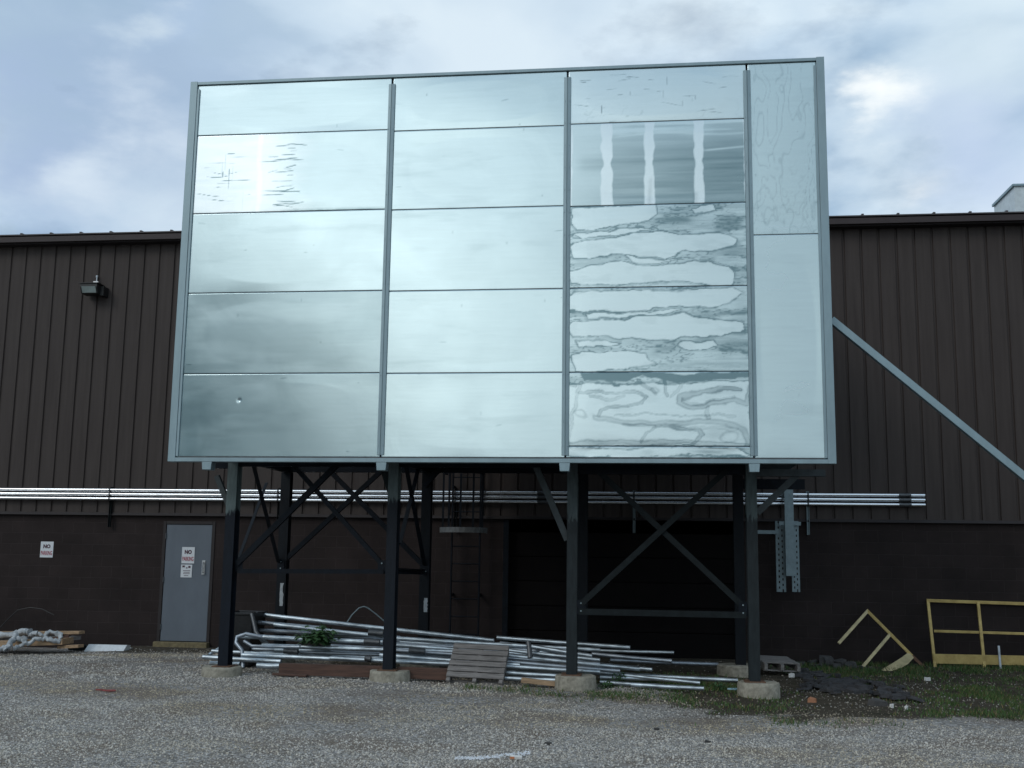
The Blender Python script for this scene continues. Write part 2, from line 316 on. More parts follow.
# ------------------------------------------------------------------ ground
GB = {}
def gh(x, y):
    """ground height"""
    x = np.asarray(x, float); y = np.asarray(y, float)
    near = np.clip((y - 9) / 5, 0, 1)
    h = (-.012 * (x + 1.5)) * near * np.clip(1 - (y - 15) / 4, 0, 1) + .02 * np.sin(x * .9 + 1) * np.cos(y * .7)
    h = h - .07 * np.clip((-x - 9.3) / 1.5, 0, 1) * np.clip((y - 15) / 3, 0, 1) + .03 * np.clip((x - 3) / 2, 0, 1) * np.clip((y - 17) / 2, 0, 1)
    h = h + .035 * (fbm(x * .8 + 50, y * .8 + 50, 3, 3) - .5) * 2 * np.clip(1 - (y - 17.5) / 2, .3, 1)
    far = np.clip((np.hypot(x, y - 12) - 22) / 10, 0, 1)
    return h * (1 - far)
def ground_mat():
    m, t, b = mat('gravel_yard')
    g = N(t, 'ShaderNodeNewGeometry'); sx = N(t, 'ShaderNodeSeparateXYZ'); L(t, g.outputs['Position'], sx.inputs[0])
    wn = N(t, 'ShaderNodeTexNoise', i_Scale=1.1, i_Detail=7, i_Roughness=.6); L(t, g.outputs['Position'], wn.inputs[0])
    vo = N(t, 'ShaderNodeTexVoronoi', i_Scale=38, i_Randomness=1); L(t, g.outputs['Position'], vo.inputs['Vector'])
    sp = N(t, 'ShaderNodeSeparateColor'); L(t, vo.outputs['Color'], sp.inputs[0])
    r = N(t, 'ShaderNodeValToRGB'); e = r.color_ramp.elements
    e[0].position = 0; e[0].color = (.12, .11, .098, 1); e[1].position = 1; e[1].color = (.46, .45, .44, 1)
    q = e.new(.35); q.color = (.20, .187, .17, 1); q = e.new(.75); q.color = (.31, .295, .28, 1)
    L(t, sp.outputs[0], r.inputs[0])
    # damp brown earth showing through
    r2 = N(t, 'ShaderNodeMapRange'); L(t, wn.outputs['Fac'], r2.inputs[0]); r2.inputs[1].default_value = .45; r2.inputs[2].default_value = .62; r2.inputs[4].default_value = .75
    m1 = N(t, 'ShaderNodeMix', data_type='RGBA'); L(t, r2.outputs[0], m1.inputs[0]); L(t, r.outputs[0], m1.inputs[6]); m1.inputs[7].default_value = (.17, .135, .105, 1)
    # soil on the right, dirt with painted shade along the left wall (mask attribute)
    at = N(t, 'ShaderNodeAttribute', attribute_name='soil'); n3 = N(t, 'ShaderNodeTexNoise', i_Scale=5, i_Detail=8, i_Roughness=.7); L(t, g.outputs['Position'], n3.inputs[0])  # 'soil' also holds the soft shade painted along the left wall base
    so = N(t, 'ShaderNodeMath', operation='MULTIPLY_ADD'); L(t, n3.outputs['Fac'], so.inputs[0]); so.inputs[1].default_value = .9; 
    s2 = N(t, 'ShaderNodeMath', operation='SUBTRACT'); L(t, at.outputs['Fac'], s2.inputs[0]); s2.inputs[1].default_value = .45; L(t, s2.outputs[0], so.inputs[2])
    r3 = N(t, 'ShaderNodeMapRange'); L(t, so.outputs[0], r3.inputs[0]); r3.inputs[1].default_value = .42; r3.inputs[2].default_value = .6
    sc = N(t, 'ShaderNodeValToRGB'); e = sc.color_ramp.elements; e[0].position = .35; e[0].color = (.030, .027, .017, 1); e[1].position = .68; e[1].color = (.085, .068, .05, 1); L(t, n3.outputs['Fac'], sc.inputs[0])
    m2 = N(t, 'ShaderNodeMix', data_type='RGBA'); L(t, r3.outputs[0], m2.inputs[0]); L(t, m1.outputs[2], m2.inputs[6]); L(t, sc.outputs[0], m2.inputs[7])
    L(t, m2.outputs[2], b.inputs['Base Color']); b.inputs['Roughness'].default_value = .95; b.inputs['Specular IOR Level'].default_value = .2
    bp = N(t, 'ShaderNodeBump', i_Strength=.9, i_Distance=.02); iv = N(t, 'ShaderNodeMath', operation='SUBTRACT'); iv.inputs[0].default_value = 1
    L(t, vo.outputs['Distance'], iv.inputs[1]); L(t, iv.outputs[0], bp.inputs['Height']); L(t, bp.outputs[0], b.inputs['Normal'])
    return m
def soil_shade_mask(x, y):
    """1 where soil, weeds and painted wall shade replace the gravel"""
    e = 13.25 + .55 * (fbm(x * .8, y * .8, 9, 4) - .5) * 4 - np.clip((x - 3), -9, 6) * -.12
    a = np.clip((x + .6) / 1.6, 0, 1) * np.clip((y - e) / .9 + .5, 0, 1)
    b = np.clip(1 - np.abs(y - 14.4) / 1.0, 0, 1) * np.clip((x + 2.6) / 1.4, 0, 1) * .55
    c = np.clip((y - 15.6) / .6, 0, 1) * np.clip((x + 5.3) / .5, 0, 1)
    d = np.clip((y - 18.2 - .8 * (fbm(x * .9, y * .9, 14, 3) - .5)) / .8, 0, 1) * np.clip((-x - 4.5) / 1, 0, 1) * np.clip((x + 11.5) / 2, .25, 1) * .62  # dirt with soft shade painted in along the left wall base
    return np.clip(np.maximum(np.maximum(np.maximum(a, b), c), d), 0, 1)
fine = np.concatenate([np.linspace(-400, -20, 14)[:-1], np.linspace(-20, 15, 176), np.linspace(15, 400, 14)[1:]])
finey = np.concatenate([np.linspace(-400, 5, 16)[:-1], np.linspace(5, 22, 120), np.linspace(22, 600, 16)[1:]])
gx, gy = np.meshgrid(fine, finey); gz = gh(gx, gy); nx = len(fine); ny = len(finey)
me = bpy.data.meshes.new('ground')
idx = np.arange(nx * ny).reshape(ny, nx)
fc = np.stack([idx[:-1, :-1], idx[:-1, 1:], idx[1:, 1:], idx[1:, :-1]], -1).reshape(-1, 4)
me.from_pydata(np.stack([gx, gy, gz], -1).reshape(-1, 3).tolist(), [], fc.tolist())
me.polygons.foreach_set('use_smooth', [True] * len(fc))
at = me.attributes.new('soil', 'FLOAT', 'POINT'); at.data.foreach_set('value', soil_shade_mask(gx, gy).reshape(-1).astype(np.float32))  # soil plus the soft shade painted along the left wall base
me.materials.append(ground_mat()); go = bpy.data.objects.new('ground', me); C.objects.link(go); tag(go, kind='structure')

def point_material(name, attr, rough=.9):
    m, t, b = mat(name); a = N(t, 'ShaderNodeAttribute', attribute_name=attr); L(t, a.outputs['Color'], b.inputs['Base Color']); b.inputs['Roughness'].default_value = rough; b.inputs['Specular IOR Level'].default_value = .25
    return m
def gravel():
    rs = np.random.RandomState(4)
    n = 185000
    d = 7.6 * (19.6 / 7.6) ** rs.rand(n)            # denser near the camera
    lat = (rs.rand(n) - .5) * 1.16
    x = d * (lat - .125); y = d
    sm = soil_shade_mask(x, y)
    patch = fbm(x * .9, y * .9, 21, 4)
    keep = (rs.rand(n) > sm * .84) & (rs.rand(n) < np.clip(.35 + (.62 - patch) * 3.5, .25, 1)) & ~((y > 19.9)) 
    x, y = x[keep], y[keep]; n = len(x)
    r = .0048 + .0095 * rs.rand(n) ** 2.2; r = r * (1 + .35 * (y > 14))
    z = gh(x, y) + r * .25
    base = np.array([(1, 0, 0), (0, 1, 0), (-1, 0, 0), (0, -1, 0), (0, 0, .75), (0, 0, -.75)])
    jit = 1 + (rs.rand(n, 6, 3) - .5) * .7
    v = base[None] * jit * r[:, None, None]
    a = rs.rand(n) * 6.28; ca, sa = np.cos(a)[:, None], np.sin(a)[:, None]
    tl = (rs.rand(n)[:, None] - .5) * 1.2
    vx = v[..., 0] * ca - v[..., 1] * sa; vy = v[..., 0] * sa + v[..., 1] * ca; vz = v[..., 2] + vx * tl
    V = np.stack([vx + x[:, None], vy + y[:, None], vz + z[:, None]], -1).reshape(-1, 3)
    F = np.array([(0, 1, 4), (1, 2, 4), (2, 3, 4), (3, 0, 4), (1, 0, 5), (2, 1, 5), (3, 2, 5), (0, 3, 5)])
    F = (F[None] + (np.arange(n) * 6)[:, None, None]).reshape(-1, 3)
    me = bpy.data.meshes.new('gravel'); me.vertices.add(len(V)); me.vertices.foreach_set('co', V.reshape(-1))
    me.loops.add(F.size); me.loops.foreach_set('vertex_index', F.reshape(-1)); me.polygons.add(len(F))
    me.polygons.foreach_set('loop_start', np.arange(len(F)) * 3); me.polygons.foreach_set('loop_total', np.full(len(F), 3)); me.update()
    bp = fbm(x * .45 + 9, y * .9 + 4, 77, 4); br_ = np.clip((bp - .47) * 6, 0, 1) * np.clip((y - 8.5) / 3, .25, 1)
    k = rs.rand(n); val = (.215 + .27 * k ** 1.3) * (1 - .20 * br_); val = np.where(rs.rand(n) > .985, .48, val) * 1.18 * (1 - .45 * soil_shade_mask(x, y))
    warm = rs.rand(n); c = np.stack([val * (1.05 + .06 * warm + .08 * br_), val * 1.01, val * (.955 - .10 * warm - .14 * br_), np.ones(n)], -1)
    ca_ = me.color_attributes.new('tone', 'FLOAT_COLOR', 'POINT'); ca_.data.foreach_set('color', np.repeat(c, 6, 0).reshape(-1).astype(np.float32))
    me.materials.append(point_material('gravel_stone', 'tone', .9))
    o = bpy.data.objects.new('gravel', me); C.objects.link(o); tag(o, 'loose grey crushed stone covering the yard', 'gravel', kind='stuff')
gravel()
def grass():
    rs = np.random.RandomState(8)
    n = 150000
    x = rs.rand(n) * 9.5 - 2.6; y = 12.2 + rs.rand(n) * 7.75
    p = np.zeros(n)
    f1 = fbm(x * 1.3, y * 1.3, 31, 4); f2 = fbm(x * 3, y * 3, 33, 3)
    right = np.clip((x - 1.9 - (18.2 - y) * .12) / .8, 0, 1) * np.clip((y - 13.1) / 1.2, 0, 1) 
    p = np.maximum(p, right * np.clip((f1 - .40) * 5, 0, 1))
    p = np.maximum(p, right * np.clip((y - 17.3) / 1.2, 0, 1) * np.clip((f1 - .22) * 6, 0, 1))
    p = np.maximum(p, np.exp(-((x - .45) / .9) ** 2 - ((y - 16.0) / .7) ** 2) * 1.9)          # under the tube ends
    p = np.maximum(p, np.exp(-((y - 14.35) / .55) ** 2) * np.clip((f1 - .47) * 5, 0, .8) * (x < 2.2) * (x > -2.4))
    p = np.maximum(p, np.exp(-((x - 1.1) / .9) ** 2 - ((y - 12.9) / .35) ** 2) * np.clip((f1 - .4) * 5, 0, 1) * .9)
    keep = rs.rand(n) < p * (.1 + 1.15 * np.clip((f2 - .3) * 2.2, 0, 1)); 
    # nothing grows through the asphalt heap or the footings
    keep &= ~((np.abs(x - 2.7) < 1.0) & (np.abs(y - 16.6) < 1.0) & (rs.rand(n) < .85))
    x, y = x[keep], y[keep]; n = len(x)
    h = (.018 + .045 * rs.rand(n)) * (.6 + .6 * f2[keep]) * np.where(y > 18.6, 1.5, 1); w = .004 + .005 * rs.rand(n)
    a = rs.rand(n) * 6.28; lx = (rs.rand(n) - .5) * h * 1.3; ly = (rs.rand(n) - .5) * h * 1.3; z = gh(x, y)
    V = np.stack([np.stack([x - w * np.cos(a), y - w * np.sin(a), z - .004], -1), np.stack([x + w * np.cos(a), y + w * np.sin(a), z - .004], -1), np.stack([x + lx, y + ly, z + h], -1)], 1).reshape(-1, 3)
    F = np.arange(n * 3).reshape(-1, 3)
    me = bpy.data.meshes.new('grass'); me.from_pydata(V.tolist(), [], F.tolist())
    k = rs.rand(n); dry = rs.rand(n) > .80
    bst = 1 + .5 * np.exp(-((x - .45) / 1.1) ** 2 - ((y - 16.0) / .8) ** 2); k = np.minimum(k * bst, 1.6)
    c = np.stack([np.where(dry, .16, .034 + .042 * k), np.where(dry, .13, .072 + .062 * k), np.where(dry, .06, .018 + .02 * k), np.ones(n)], -1)
    ca_ = me.color_attributes.new('tone', 'FLOAT_COLOR', 'POINT'); ca_.data.foreach_set('color', np.repeat(c, 3, 0).reshape(-1).astype(np.float32))
    me.materials.append(point_material('grass_blade', 'tone', .6))
    o = bpy.data.objects.new('grass', me); C.objects.link(o); tag(o, 'short patchy green grass by the block wall and footings', 'grass', kind='stuff')
grass()

# ------------------------------------------------------------------ building
YW = 20.04; ZT = 2.405; ZE = 7.598
bld = empty('industrial_building', (0, YW, 0), 'long brown building with ribbed metal siding over a painted block wall', 'building')
XL, XR = -24.0, 16.0
RX0 = -12.1169; SP = .3048
# siding: flat pans with narrow recessed grooves
b = MB(); k0 = int((XL - RX0) / SP) - 1
pts = [(XL, YW)]
i = k0
while True:
    c = RX0 + i * SP; i += 1
    if c < XL + .05: continue
    if c > XR - .05: break
    pts += [(c - .026, YW), (c - .014, YW + .024), (c + .014, YW + .024), (c + .026, YW)]
pts.append((XR, YW))
vs = []; fs = []
for (x, y) in pts: vs += [(x, y, ZT), (x, y, ZE + .12)]
for j in range(len(pts) - 1): fs.append((2 * j, 2 * j + 2, 2 * j + 3, 2 * j + 1))
b.add(vs, fs); sid = b.build('siding', M['siding'], bld, fix=False)
b = MB().box((XL, YW + .08, ZT + .01), (XR, YW + .2, ZE)); b.build('wall_core', M['brown_dark'], bld)
# drip flashing between siding and block
b = MB().prism([(YW - .03, ZT - .035), (YW - .022, ZT - .04), (YW + .01, ZT + .012), (YW + .09, ZT + .015), (YW + .09, ZT + .022), (YW + .005, ZT + .02)], XL, XR, 'x'); b.build('drip_flashing', M['brown_dark'], bld)
# eave fascia and roof
b = MB().prism([(YW - .26, ZE + .01), (YW - .26, ZE + .115), (YW - .20, ZE + .128), (YW - .19, ZE + .01)], XL, XR, 'x'); b.build('fascia', M['fascia'], bld)
b = MB().box((XL, YW - .188, ZE - .015), (XR, YW + .1, ZE + .03)); b.build('soffit', M['brown_dark'], bld)
b = MB().prism([(YW - .28, ZE + .135), (YW - .28, ZE + .158), (YW + 9, ZE + .62), (YW + 9, ZE + .58)], XL, XR, 'x')
i = k0 + 1
while RX0 + i * SP < XR - .1:
    c = RX0 + i * SP
    if c > XL + .1: b.prism([(YW - .275, ZE + .158), (YW - .275, ZE + .185), (YW + 9, ZE + .65), (YW + 9, ZE + .62)], c - .02, c + .02, 'x')
    i += 2
b.build('roof', M['roof'], bld)
# end and back walls
b = MB().box((XL, YW + .25, -.3), (XL + .2, YW + 9, ZE)).box((XR - .2, YW + .25, -.3), (XR, YW + 9, ZE)).box((XL, YW + 8.8, -.3), (XR, YW + 9, ZE + .5)); b.build('outer_wall', M['brown_dark'], bld)
# block wall with openings for the grey door and a near-black recess
YB = YW + .05
dl, dr = P(160, 600, YB).x, P(211.5, 600, YB).x; dl = -8.94; dr = -8.05; dz0, dz1 = .10, 2.215
ol, orr, oz = P(503, 560, YB).x, P(741, 560, YB).x, 2.37
b = MB().box((XL, YB, -.4), (dl - .06, YB + .2, ZT + .01)).box((dl - .06, YB, dz1 + .06), (dr + .06, YB + .2, ZT + .01)).box((dr + .06, YB, -.4), (ol, YB + .2, ZT + .01))
b.box((ol, YB, oz), (orr, YB + .2, ZT + .01)).box((orr, YB, -.4), (XR, YB + .2, ZT + .01)).box((dl - .06, YB, -.4), (dr + .06, YB + .2, dz0 - .1))
b.build('block_wall', M['block'], bld)
dk = MB()
for j in range(5):
    z = j * .43; dk.box((ol + .01, YB + .13, z), (orr - .01, YB + .17, z + .42))
dk.build('recess_panels', M['recess_dark'], bld, bevel=.006)  # near-black panels closing the recess in the block wall
MB().box((ol + .002, YB - .02, -.05), (ol + .10, YB - .004, oz)).build('recess_jamb', M['black_steel'], bld)
fr = MB().box((dl - .058, YB - .015, dz0 - .02), (dl, YB + .10, dz1 + .058)).box((dr, YB - .015, dz0 - .02), (dr + .058, YB + .10, dz1 + .058)).box((dl + .001, YB - .015, dz1), (dr - .001, YB + .10, dz1 + .058))
dor = MB().box((dl + .006, YB + .0, dz0), (dr - .006, YB + .045, dz1 - .006)).build('door', M['door'], bld, bevel=.004)
fr.build('frame', M['brown_dark'], dor, bevel=.004)
hx = P(204, 560, YB).x; hz = P(204, 568, YB).z
hb = MB().box((hx - .03, YB - .012, hz - .12), (hx + .03, YB - .001, hz + .14)).tube([(hx, YB - .012, hz + .1), (hx, YB - .06, hz + .1), (hx, YB - .06, hz - .08), (hx, YB - .012, hz - .08)], .011, 8)
hb.build('handle', M['steel'], dor)
for z in (.35, 1.2, 2.0): MB().tube([(dl + .004, YB - .012, z - .05), (dl + .004, YB - .012, z + .05)], .011, 8).build('hinge', M['fitting'], dor)
MB().box((dl - .06, YB - .16, -.06), (dr + .07, YB - .02, .09)).build('wooden_sill', M['wood_sill'], bld, bevel=.01)

# metal hood on the roof
Y1 = 21.6; A = P(1014, 186, Y1); r994 = ray(994, 206); Y2 = A.x / (r994.x / r994.y); Bp = P(994, 206, Y2)
zb = P(1014, 216, Y1).z - .2
hood = empty('roof_hood', (A.x + 1.2, Y1, zb), 'pale galvanised hood with a slanted top standing on the roof edge', 'roof vent')
b = MB().prism([(Y1, zb), (Y1, A.z), (Y2, Bp.z), (Y2, zb)], A.x, A.x + 2.4, 'x'); b.build('hood_body', M['roof_unit'], hood)
MB().bar((A.x - .02, Y1 - .01, A.z + .01), (A.x - .02, Y2 + .02, Bp.z + .01), .05, .03, (1, 0, 0)).bar((A.x - .03, Y1 - .02, A.z + .012), (A.x + 2.42, Y1 - .02, A.z + .012), .04, .04, (0, 1, 0)).build('edge_trim', M['trim'], hood)

# floodlight on the siding
lp = P(94, 290, YW - .15)
fl = empty('wall_floodlight', (lp.x, YW, lp.z), 'black rectangular floodlight mounted high on the brown siding', 'lamp')
cx, cz = lp.x, lp.z
b = MB().prism([(YW - .28, cz - .10), (YW - .33, cz + .02), (YW - .33, cz + .085), (YW - .06, cz + .085), (YW - .06, cz - .10)], cx - .19, cx + .15, 'x'); b.build('housing', M['lamp'], fl, bevel=.008)
MB().prism([(YW - .284, cz - .085), (YW - .336, cz + .03), (YW - .340, cz + .03), (YW - .288, cz - .085)], cx - .16, cx + .12, 'x').build('glass', M['lens'], fl)
MB().box((cx - .21, YW - .35, cz + .086), (cx + .17, YW - .05, cz + .10)).build('visor', M['lamp'], fl)
MB().box((cx + .151, YW - .2, cz - .12), (cx + .22, YW - .001, cz + .06)).build('arm', M['lamp'], fl)
MB().box((cx - .06, YW - .09, cz + .101), (cx + .04, YW - .001, cz + .19)).tube([(cx - .01, YW - .05, cz + .19), (cx - .01, YW - .05, cz + .27)], .014, 8).tube([(cx - .01, YW - .05, cz + .27), (cx - .01, YW - .05, cz + .31)], .024, 8).build('junction_box', M['steel'], fl)

# signs
def text_mesh(body, size, center, width, font_height, material, parent, name='lettering', off=.006):
    cu = bpy.data.curves.new('t', 'FONT'); cu.body = body; cu.size = size; cu.align_x = 'CENTER'; cu.offset = off; cu.resolution_u = 3
    o = bpy.data.objects.new('t', cu); C.objects.link(o); dg = bpy.context.evaluated_depsgraph_get(); me = bpy.data.meshes.new_from_object(o.evaluated_get(dg)); bpy.data.objects.remove(o)
    v = np.array([q.co[:] for q in me.vertices]); mn, mxx = v.min(0), v.max(0)
    s = np.array([(width) / (mxx[0] - mn[0]), font_height / (mxx[1] - mn[1])]); c = (mn + mxx) / 2
    pl = parent.location
    for q in me.vertices:
        q.co = (center[0] + (q.co.x - c[0]) * s[0] - pl.x, center[1] - pl.y, center[2] + (q.co.y - c[1]) * s[1] - pl.z)
    me.materials.clear(); me.materials.append(material); ob = bpy.data.objects.new(name, me); C.objects.link(ob); ob.parent = parent; return ob
def no_parking(u0, v0, u1, v1, Y, label):
    a, c = P(u0, v0, Y), P(u1, v1, Y); x0, x1, z1, z0 = a.x, c.x, a.z, c.z
    s = empty('no_parking_sign', ((x0 + x1) / 2, Y, z0), label, 'sign', 'no parking signs')
    MB().box((x0, Y, z0), (x1, Y + .004, z1)).build('sign_plate', M['sign'], s); w = x1 - x0; h = z1 - z0; cx = (x0 + x1) / 2
    text_mesh('NO', .1, (cx, Y - .002, z0 + h * .70), w * .56, h * .26, M['sign_black'], s)
    text_mesh('PARKING', .1, (cx, Y - .002, z0 + h * .28), w * .88, h * .27, M['sign_red'], s, off=.0025)
no_parking(41, 541.5, 52.5, 557.5, YB - .006, 'small white and red no parking sign on the bare block wall')
no_parking(182.3, 547, 194, 563.5, YB - .008, 'white and red no parking sign stuck on the grey door')
a, c = P(181.2, 564.5, YB - .008), P(191.5, 577.5, YB - .008)
ns = empty('notice', ((a.x + c.x) / 2, YB - .008, c.z), 'small white notice with black pictograms under the door sign', 'notice')
MB().box((a.x, YB - .008, c.z), (c.x, YB - .004, a.z)).build('notice_plate', M['sign'], ns)
w = c.x - a.x; h = a.z - c.z; b = MB()
for (u0, v0, u1, v1) in ((.12, .78, .34, .93), (.45, .70, .6, .78), (.66, .74, .86, .9), (.2, .50, .85, .545), (.25, .38, .8, .42), (.22, .27, .82, .31), (.3, .12, .7, .16)):
    b.box((a.x + u0 * w, YB - .0105, c.z + v0 * h), (a.x + u1 * w, YB - .0085, c.z + v1 * h))
b.build('print', M['sign_black'], ns)

# conduits along the wall
YC = YW - .09
cz3 = [P(95, v, YC).z for v in (489.9, 494.2, 498.6)]
xe = P(925, 500, YC).x; br_x = [P(u, 500, YC).x for u in (109.5, 278, 455, 634, 808)]
names = ['uppermost', 'middle', 'lowest']
for k, z in enumerate(sorted(cz3, reverse=True)):
    c = empty('conduit_run', (-8, YC, z), f'{names[k]} of the three silver conduits running along the brown siding', 'conduit', 'conduits along the wall')
    b = MB().tube([(XL + 2, YC, z), (xe, YC, z)], .030, 12); b.build('pipe', M['conduit'], c)
    for u in (543, 905):
        x = P(u, 500, YC).x
        MB().tube([(x - .10, YC, z), (x + .10, YC, z)], .036, 10).tube([(x - .10, YC, z), (x - .07, YC, z)], .040, 8).tube([(x + .07, YC, z), (x + .10, YC, z)], .040, 8).build('coupling', M['fitting'], c)
zc0 = min(cz3); zc1 = max(cz3)
zlow = P(109, 527, YC).z
for k, x in enumerate(br_x):
    lab = ['under the conduits left of the grey door', 'under the conduits behind the leftmost rear post', 'under the conduits by the ladder', 'under the conduits between the two right posts', 'under the conduits right of the hanging galvanised channel'][k]
    s = empty('conduit_bracket', (x, YW, zlow), 'slotted steel channel bracket ' + lab, 'bracket', 'conduit brackets')
    MB().prism([(x - .022, YW - .002), (x - .022, YC + .04), (x - .016, YC + .04), (x - .016, YW - .008), (x + .016, YW - .008), (x + .016, YC + .04), (x + .022, YC + .04), (x + .022, YW - .002)], zlow, zc1 + .06, 'z').build('channel', M['strut' if k > 2 else 'dark_steel'], s)
    b = MB()
    for z in cz3: b.tube([(x - .015, YC, z), (x + .015, YC, z)], .036, 10)
    b.build('clamp', M['fitting'], s)

# ladder with cage on the wall
l0, l1 = P(451.5, 560, YW - .2).x, P(479.5, 560, YW - .2).x; lad = empty('wall_ladder', ((l0 + l1) / 2, YW, 0), 'dark fixed ladder with a safety cage against the block wall', 'ladder')
ztop = 6.0
for x in (l0, l1): MB().box((x - .012, YW - .23, .02), (x + .012, YW - .17, ztop)).build('side_rail', M['black_steel'], lad)
z = .35
while z < ztop - .1:
    MB().tube([(l0 + .013, YW - .2, z), (l1 - .013, YW - .2, z)], .011, 8).build('rung', M['black_steel'], lad); z += .3048
for z in (1.0, 2.9, 4.9):
    for x in (l0, l1): MB().box((x - .012, YW - .169, z), (x + .012, YW + (.048 if z < 2 else -.002), z + .05)).build('standoff', M['black_steel'], lad)
cxm = (l0 + l1) / 2
def hoop(zz, rad, th, mt):
    b = MB(); prev = None
    angs = [R(-25 + i * 230 / 18) for i in range(19)]; pts = [(cxm + rad * math.cos(-a), YW - .47 + rad * math.sin(-a)) for a in angs]
    for i in range(18):
        (xa, ya), (xb, yb) = pts[i], pts[i + 1]
        b.bar((xa, ya, zz), (xb, yb, zz), .006, th, (0, 0, 1)) if False else b.add([(xa, ya, zz - th / 2), (xb, yb, zz - th / 2), (xb, yb, zz + th / 2), (xa, ya, zz + th / 2)], [(0, 1, 2, 3)])
    o = b.build('cage_hoop', mt, lad); md = o.modifiers.new('thick', 'SOLIDIFY'); md.thickness = .006; return pts
zh = P(465, 530, YW - .7).z
hp = hoop(zh, .42, .09, M['cage'])
hoop(zh + 1.0, .36, .05, M['black_steel']); hoop(zh + 2.2, .36, .05, M['black_steel'])
for a in (200, 235, 270, 305, 340):
    x, y = cxm + .37 * math.cos(R(a)), YW - .47 + .37 * math.sin(R(a)); MB().box((x - .018, y - .003, zh + .03), (x + .018, y + .003, ztop - .2)).build('cage_strap', M['black_steel'], lad)
# horizontal pipe stub and galvanised hanging channels beyond the right posts
a, c = P(757, 532, YW - .35), P(781, 534, YW - .35)
MB().box((a.x - .1, YW - .40, a.z - .03), (c.x, YW - .30, a.z + .03)).box((c.x - .08, YW - .3, a.z - .03), (c.x - .03, YW + .048, a.z + .03)).build('steel_bracket', M['strut'], label='short grey steel arm on the wall behind the rightmost front post', cat='bracket')
hc = P(792, 520, YW - .5)
hang = empty('hanging_cable_channel', (hc.x, YW - .5, P(790, 592, YW - .5).z), 'galvanised slotted channels hanging in front of the wall right of the posts', 'steel channel')
Yh = YW - .5
def perf(u0, u1, v0, v1, nm, dy=0):
    """a perforated strip: a plate with two columns of square holes"""
    a, c = P(u0, v0, Yh + dy), P(u1, v1, Yh + dy); b = MB(); x0, x1, z1, z0 = a.x, c.x, a.z, c.z
    w = x1 - x0; nr = max(4, int((z1 - z0) / .085)); dz = (z1 - z0) / nr; y = Yh + dy
    cols = [x0, x0 + .22 * w, x0 + .38 * w, x0 + .62 * w, x0 + .78 * w, x1]
    for i in (0, 2, 4): b.box((cols[i], y, z0), (cols[i + 1], y + .006, z1))
    for j in range(nr):
        for i in (1, 3):
            off = .5 if i == 3 else 0
            zz = z0 + (j + off) * dz; b.box((cols[i] + .0005, y + .0002, max(z0, zz)), (cols[i + 1] - .0005, y + .0058, min(z1, zz + dz * .58)))
    b.box((x0 - .004, y, z0), (x0, y + .05, z1)).box((x1, y, z0), (x1 + .004, y + .05, z1))
    return b.build(nm, M['strut'], hang)
perf(775.5, 786, 521, 592, 'perforated_channel', .12); perf(791, 800, 521, 592, 'perforated_channel', .02)
a, c = P(783.5, 489, Yh - .06), P(792, 576, Yh - .06); b = MB().box((a.x + .01, Yh - .08, c.z), (c.x + .05, Yh - .04, a.z)); b.build('centre_strut', M['strut'], hang)
MB().box((a.x - .08, Yh - .035, P(785, 523, Yh).z - .04), (c.x + .17, Yh - .005, P(785, 523, Yh).z + .02)).box((a.x + .02, Yh, a.z - .1), (a.x + .07, YW - .001, a.z - .04)).build('cross_plate', M['strut'], hang)

# ------------------------------------------------------------------ the sheet-metal screen on its steel frame
YS = 14.10; YP = 15.0; YK = 17.3
scr = empty('sheet_metal_screen', (-2.05, YS, 0), 'large galvanised sheet metal screen raised on dark steel posts before the building', 'screen')
ZB, ZTOP = P(500, 459, YS).z, 8.08
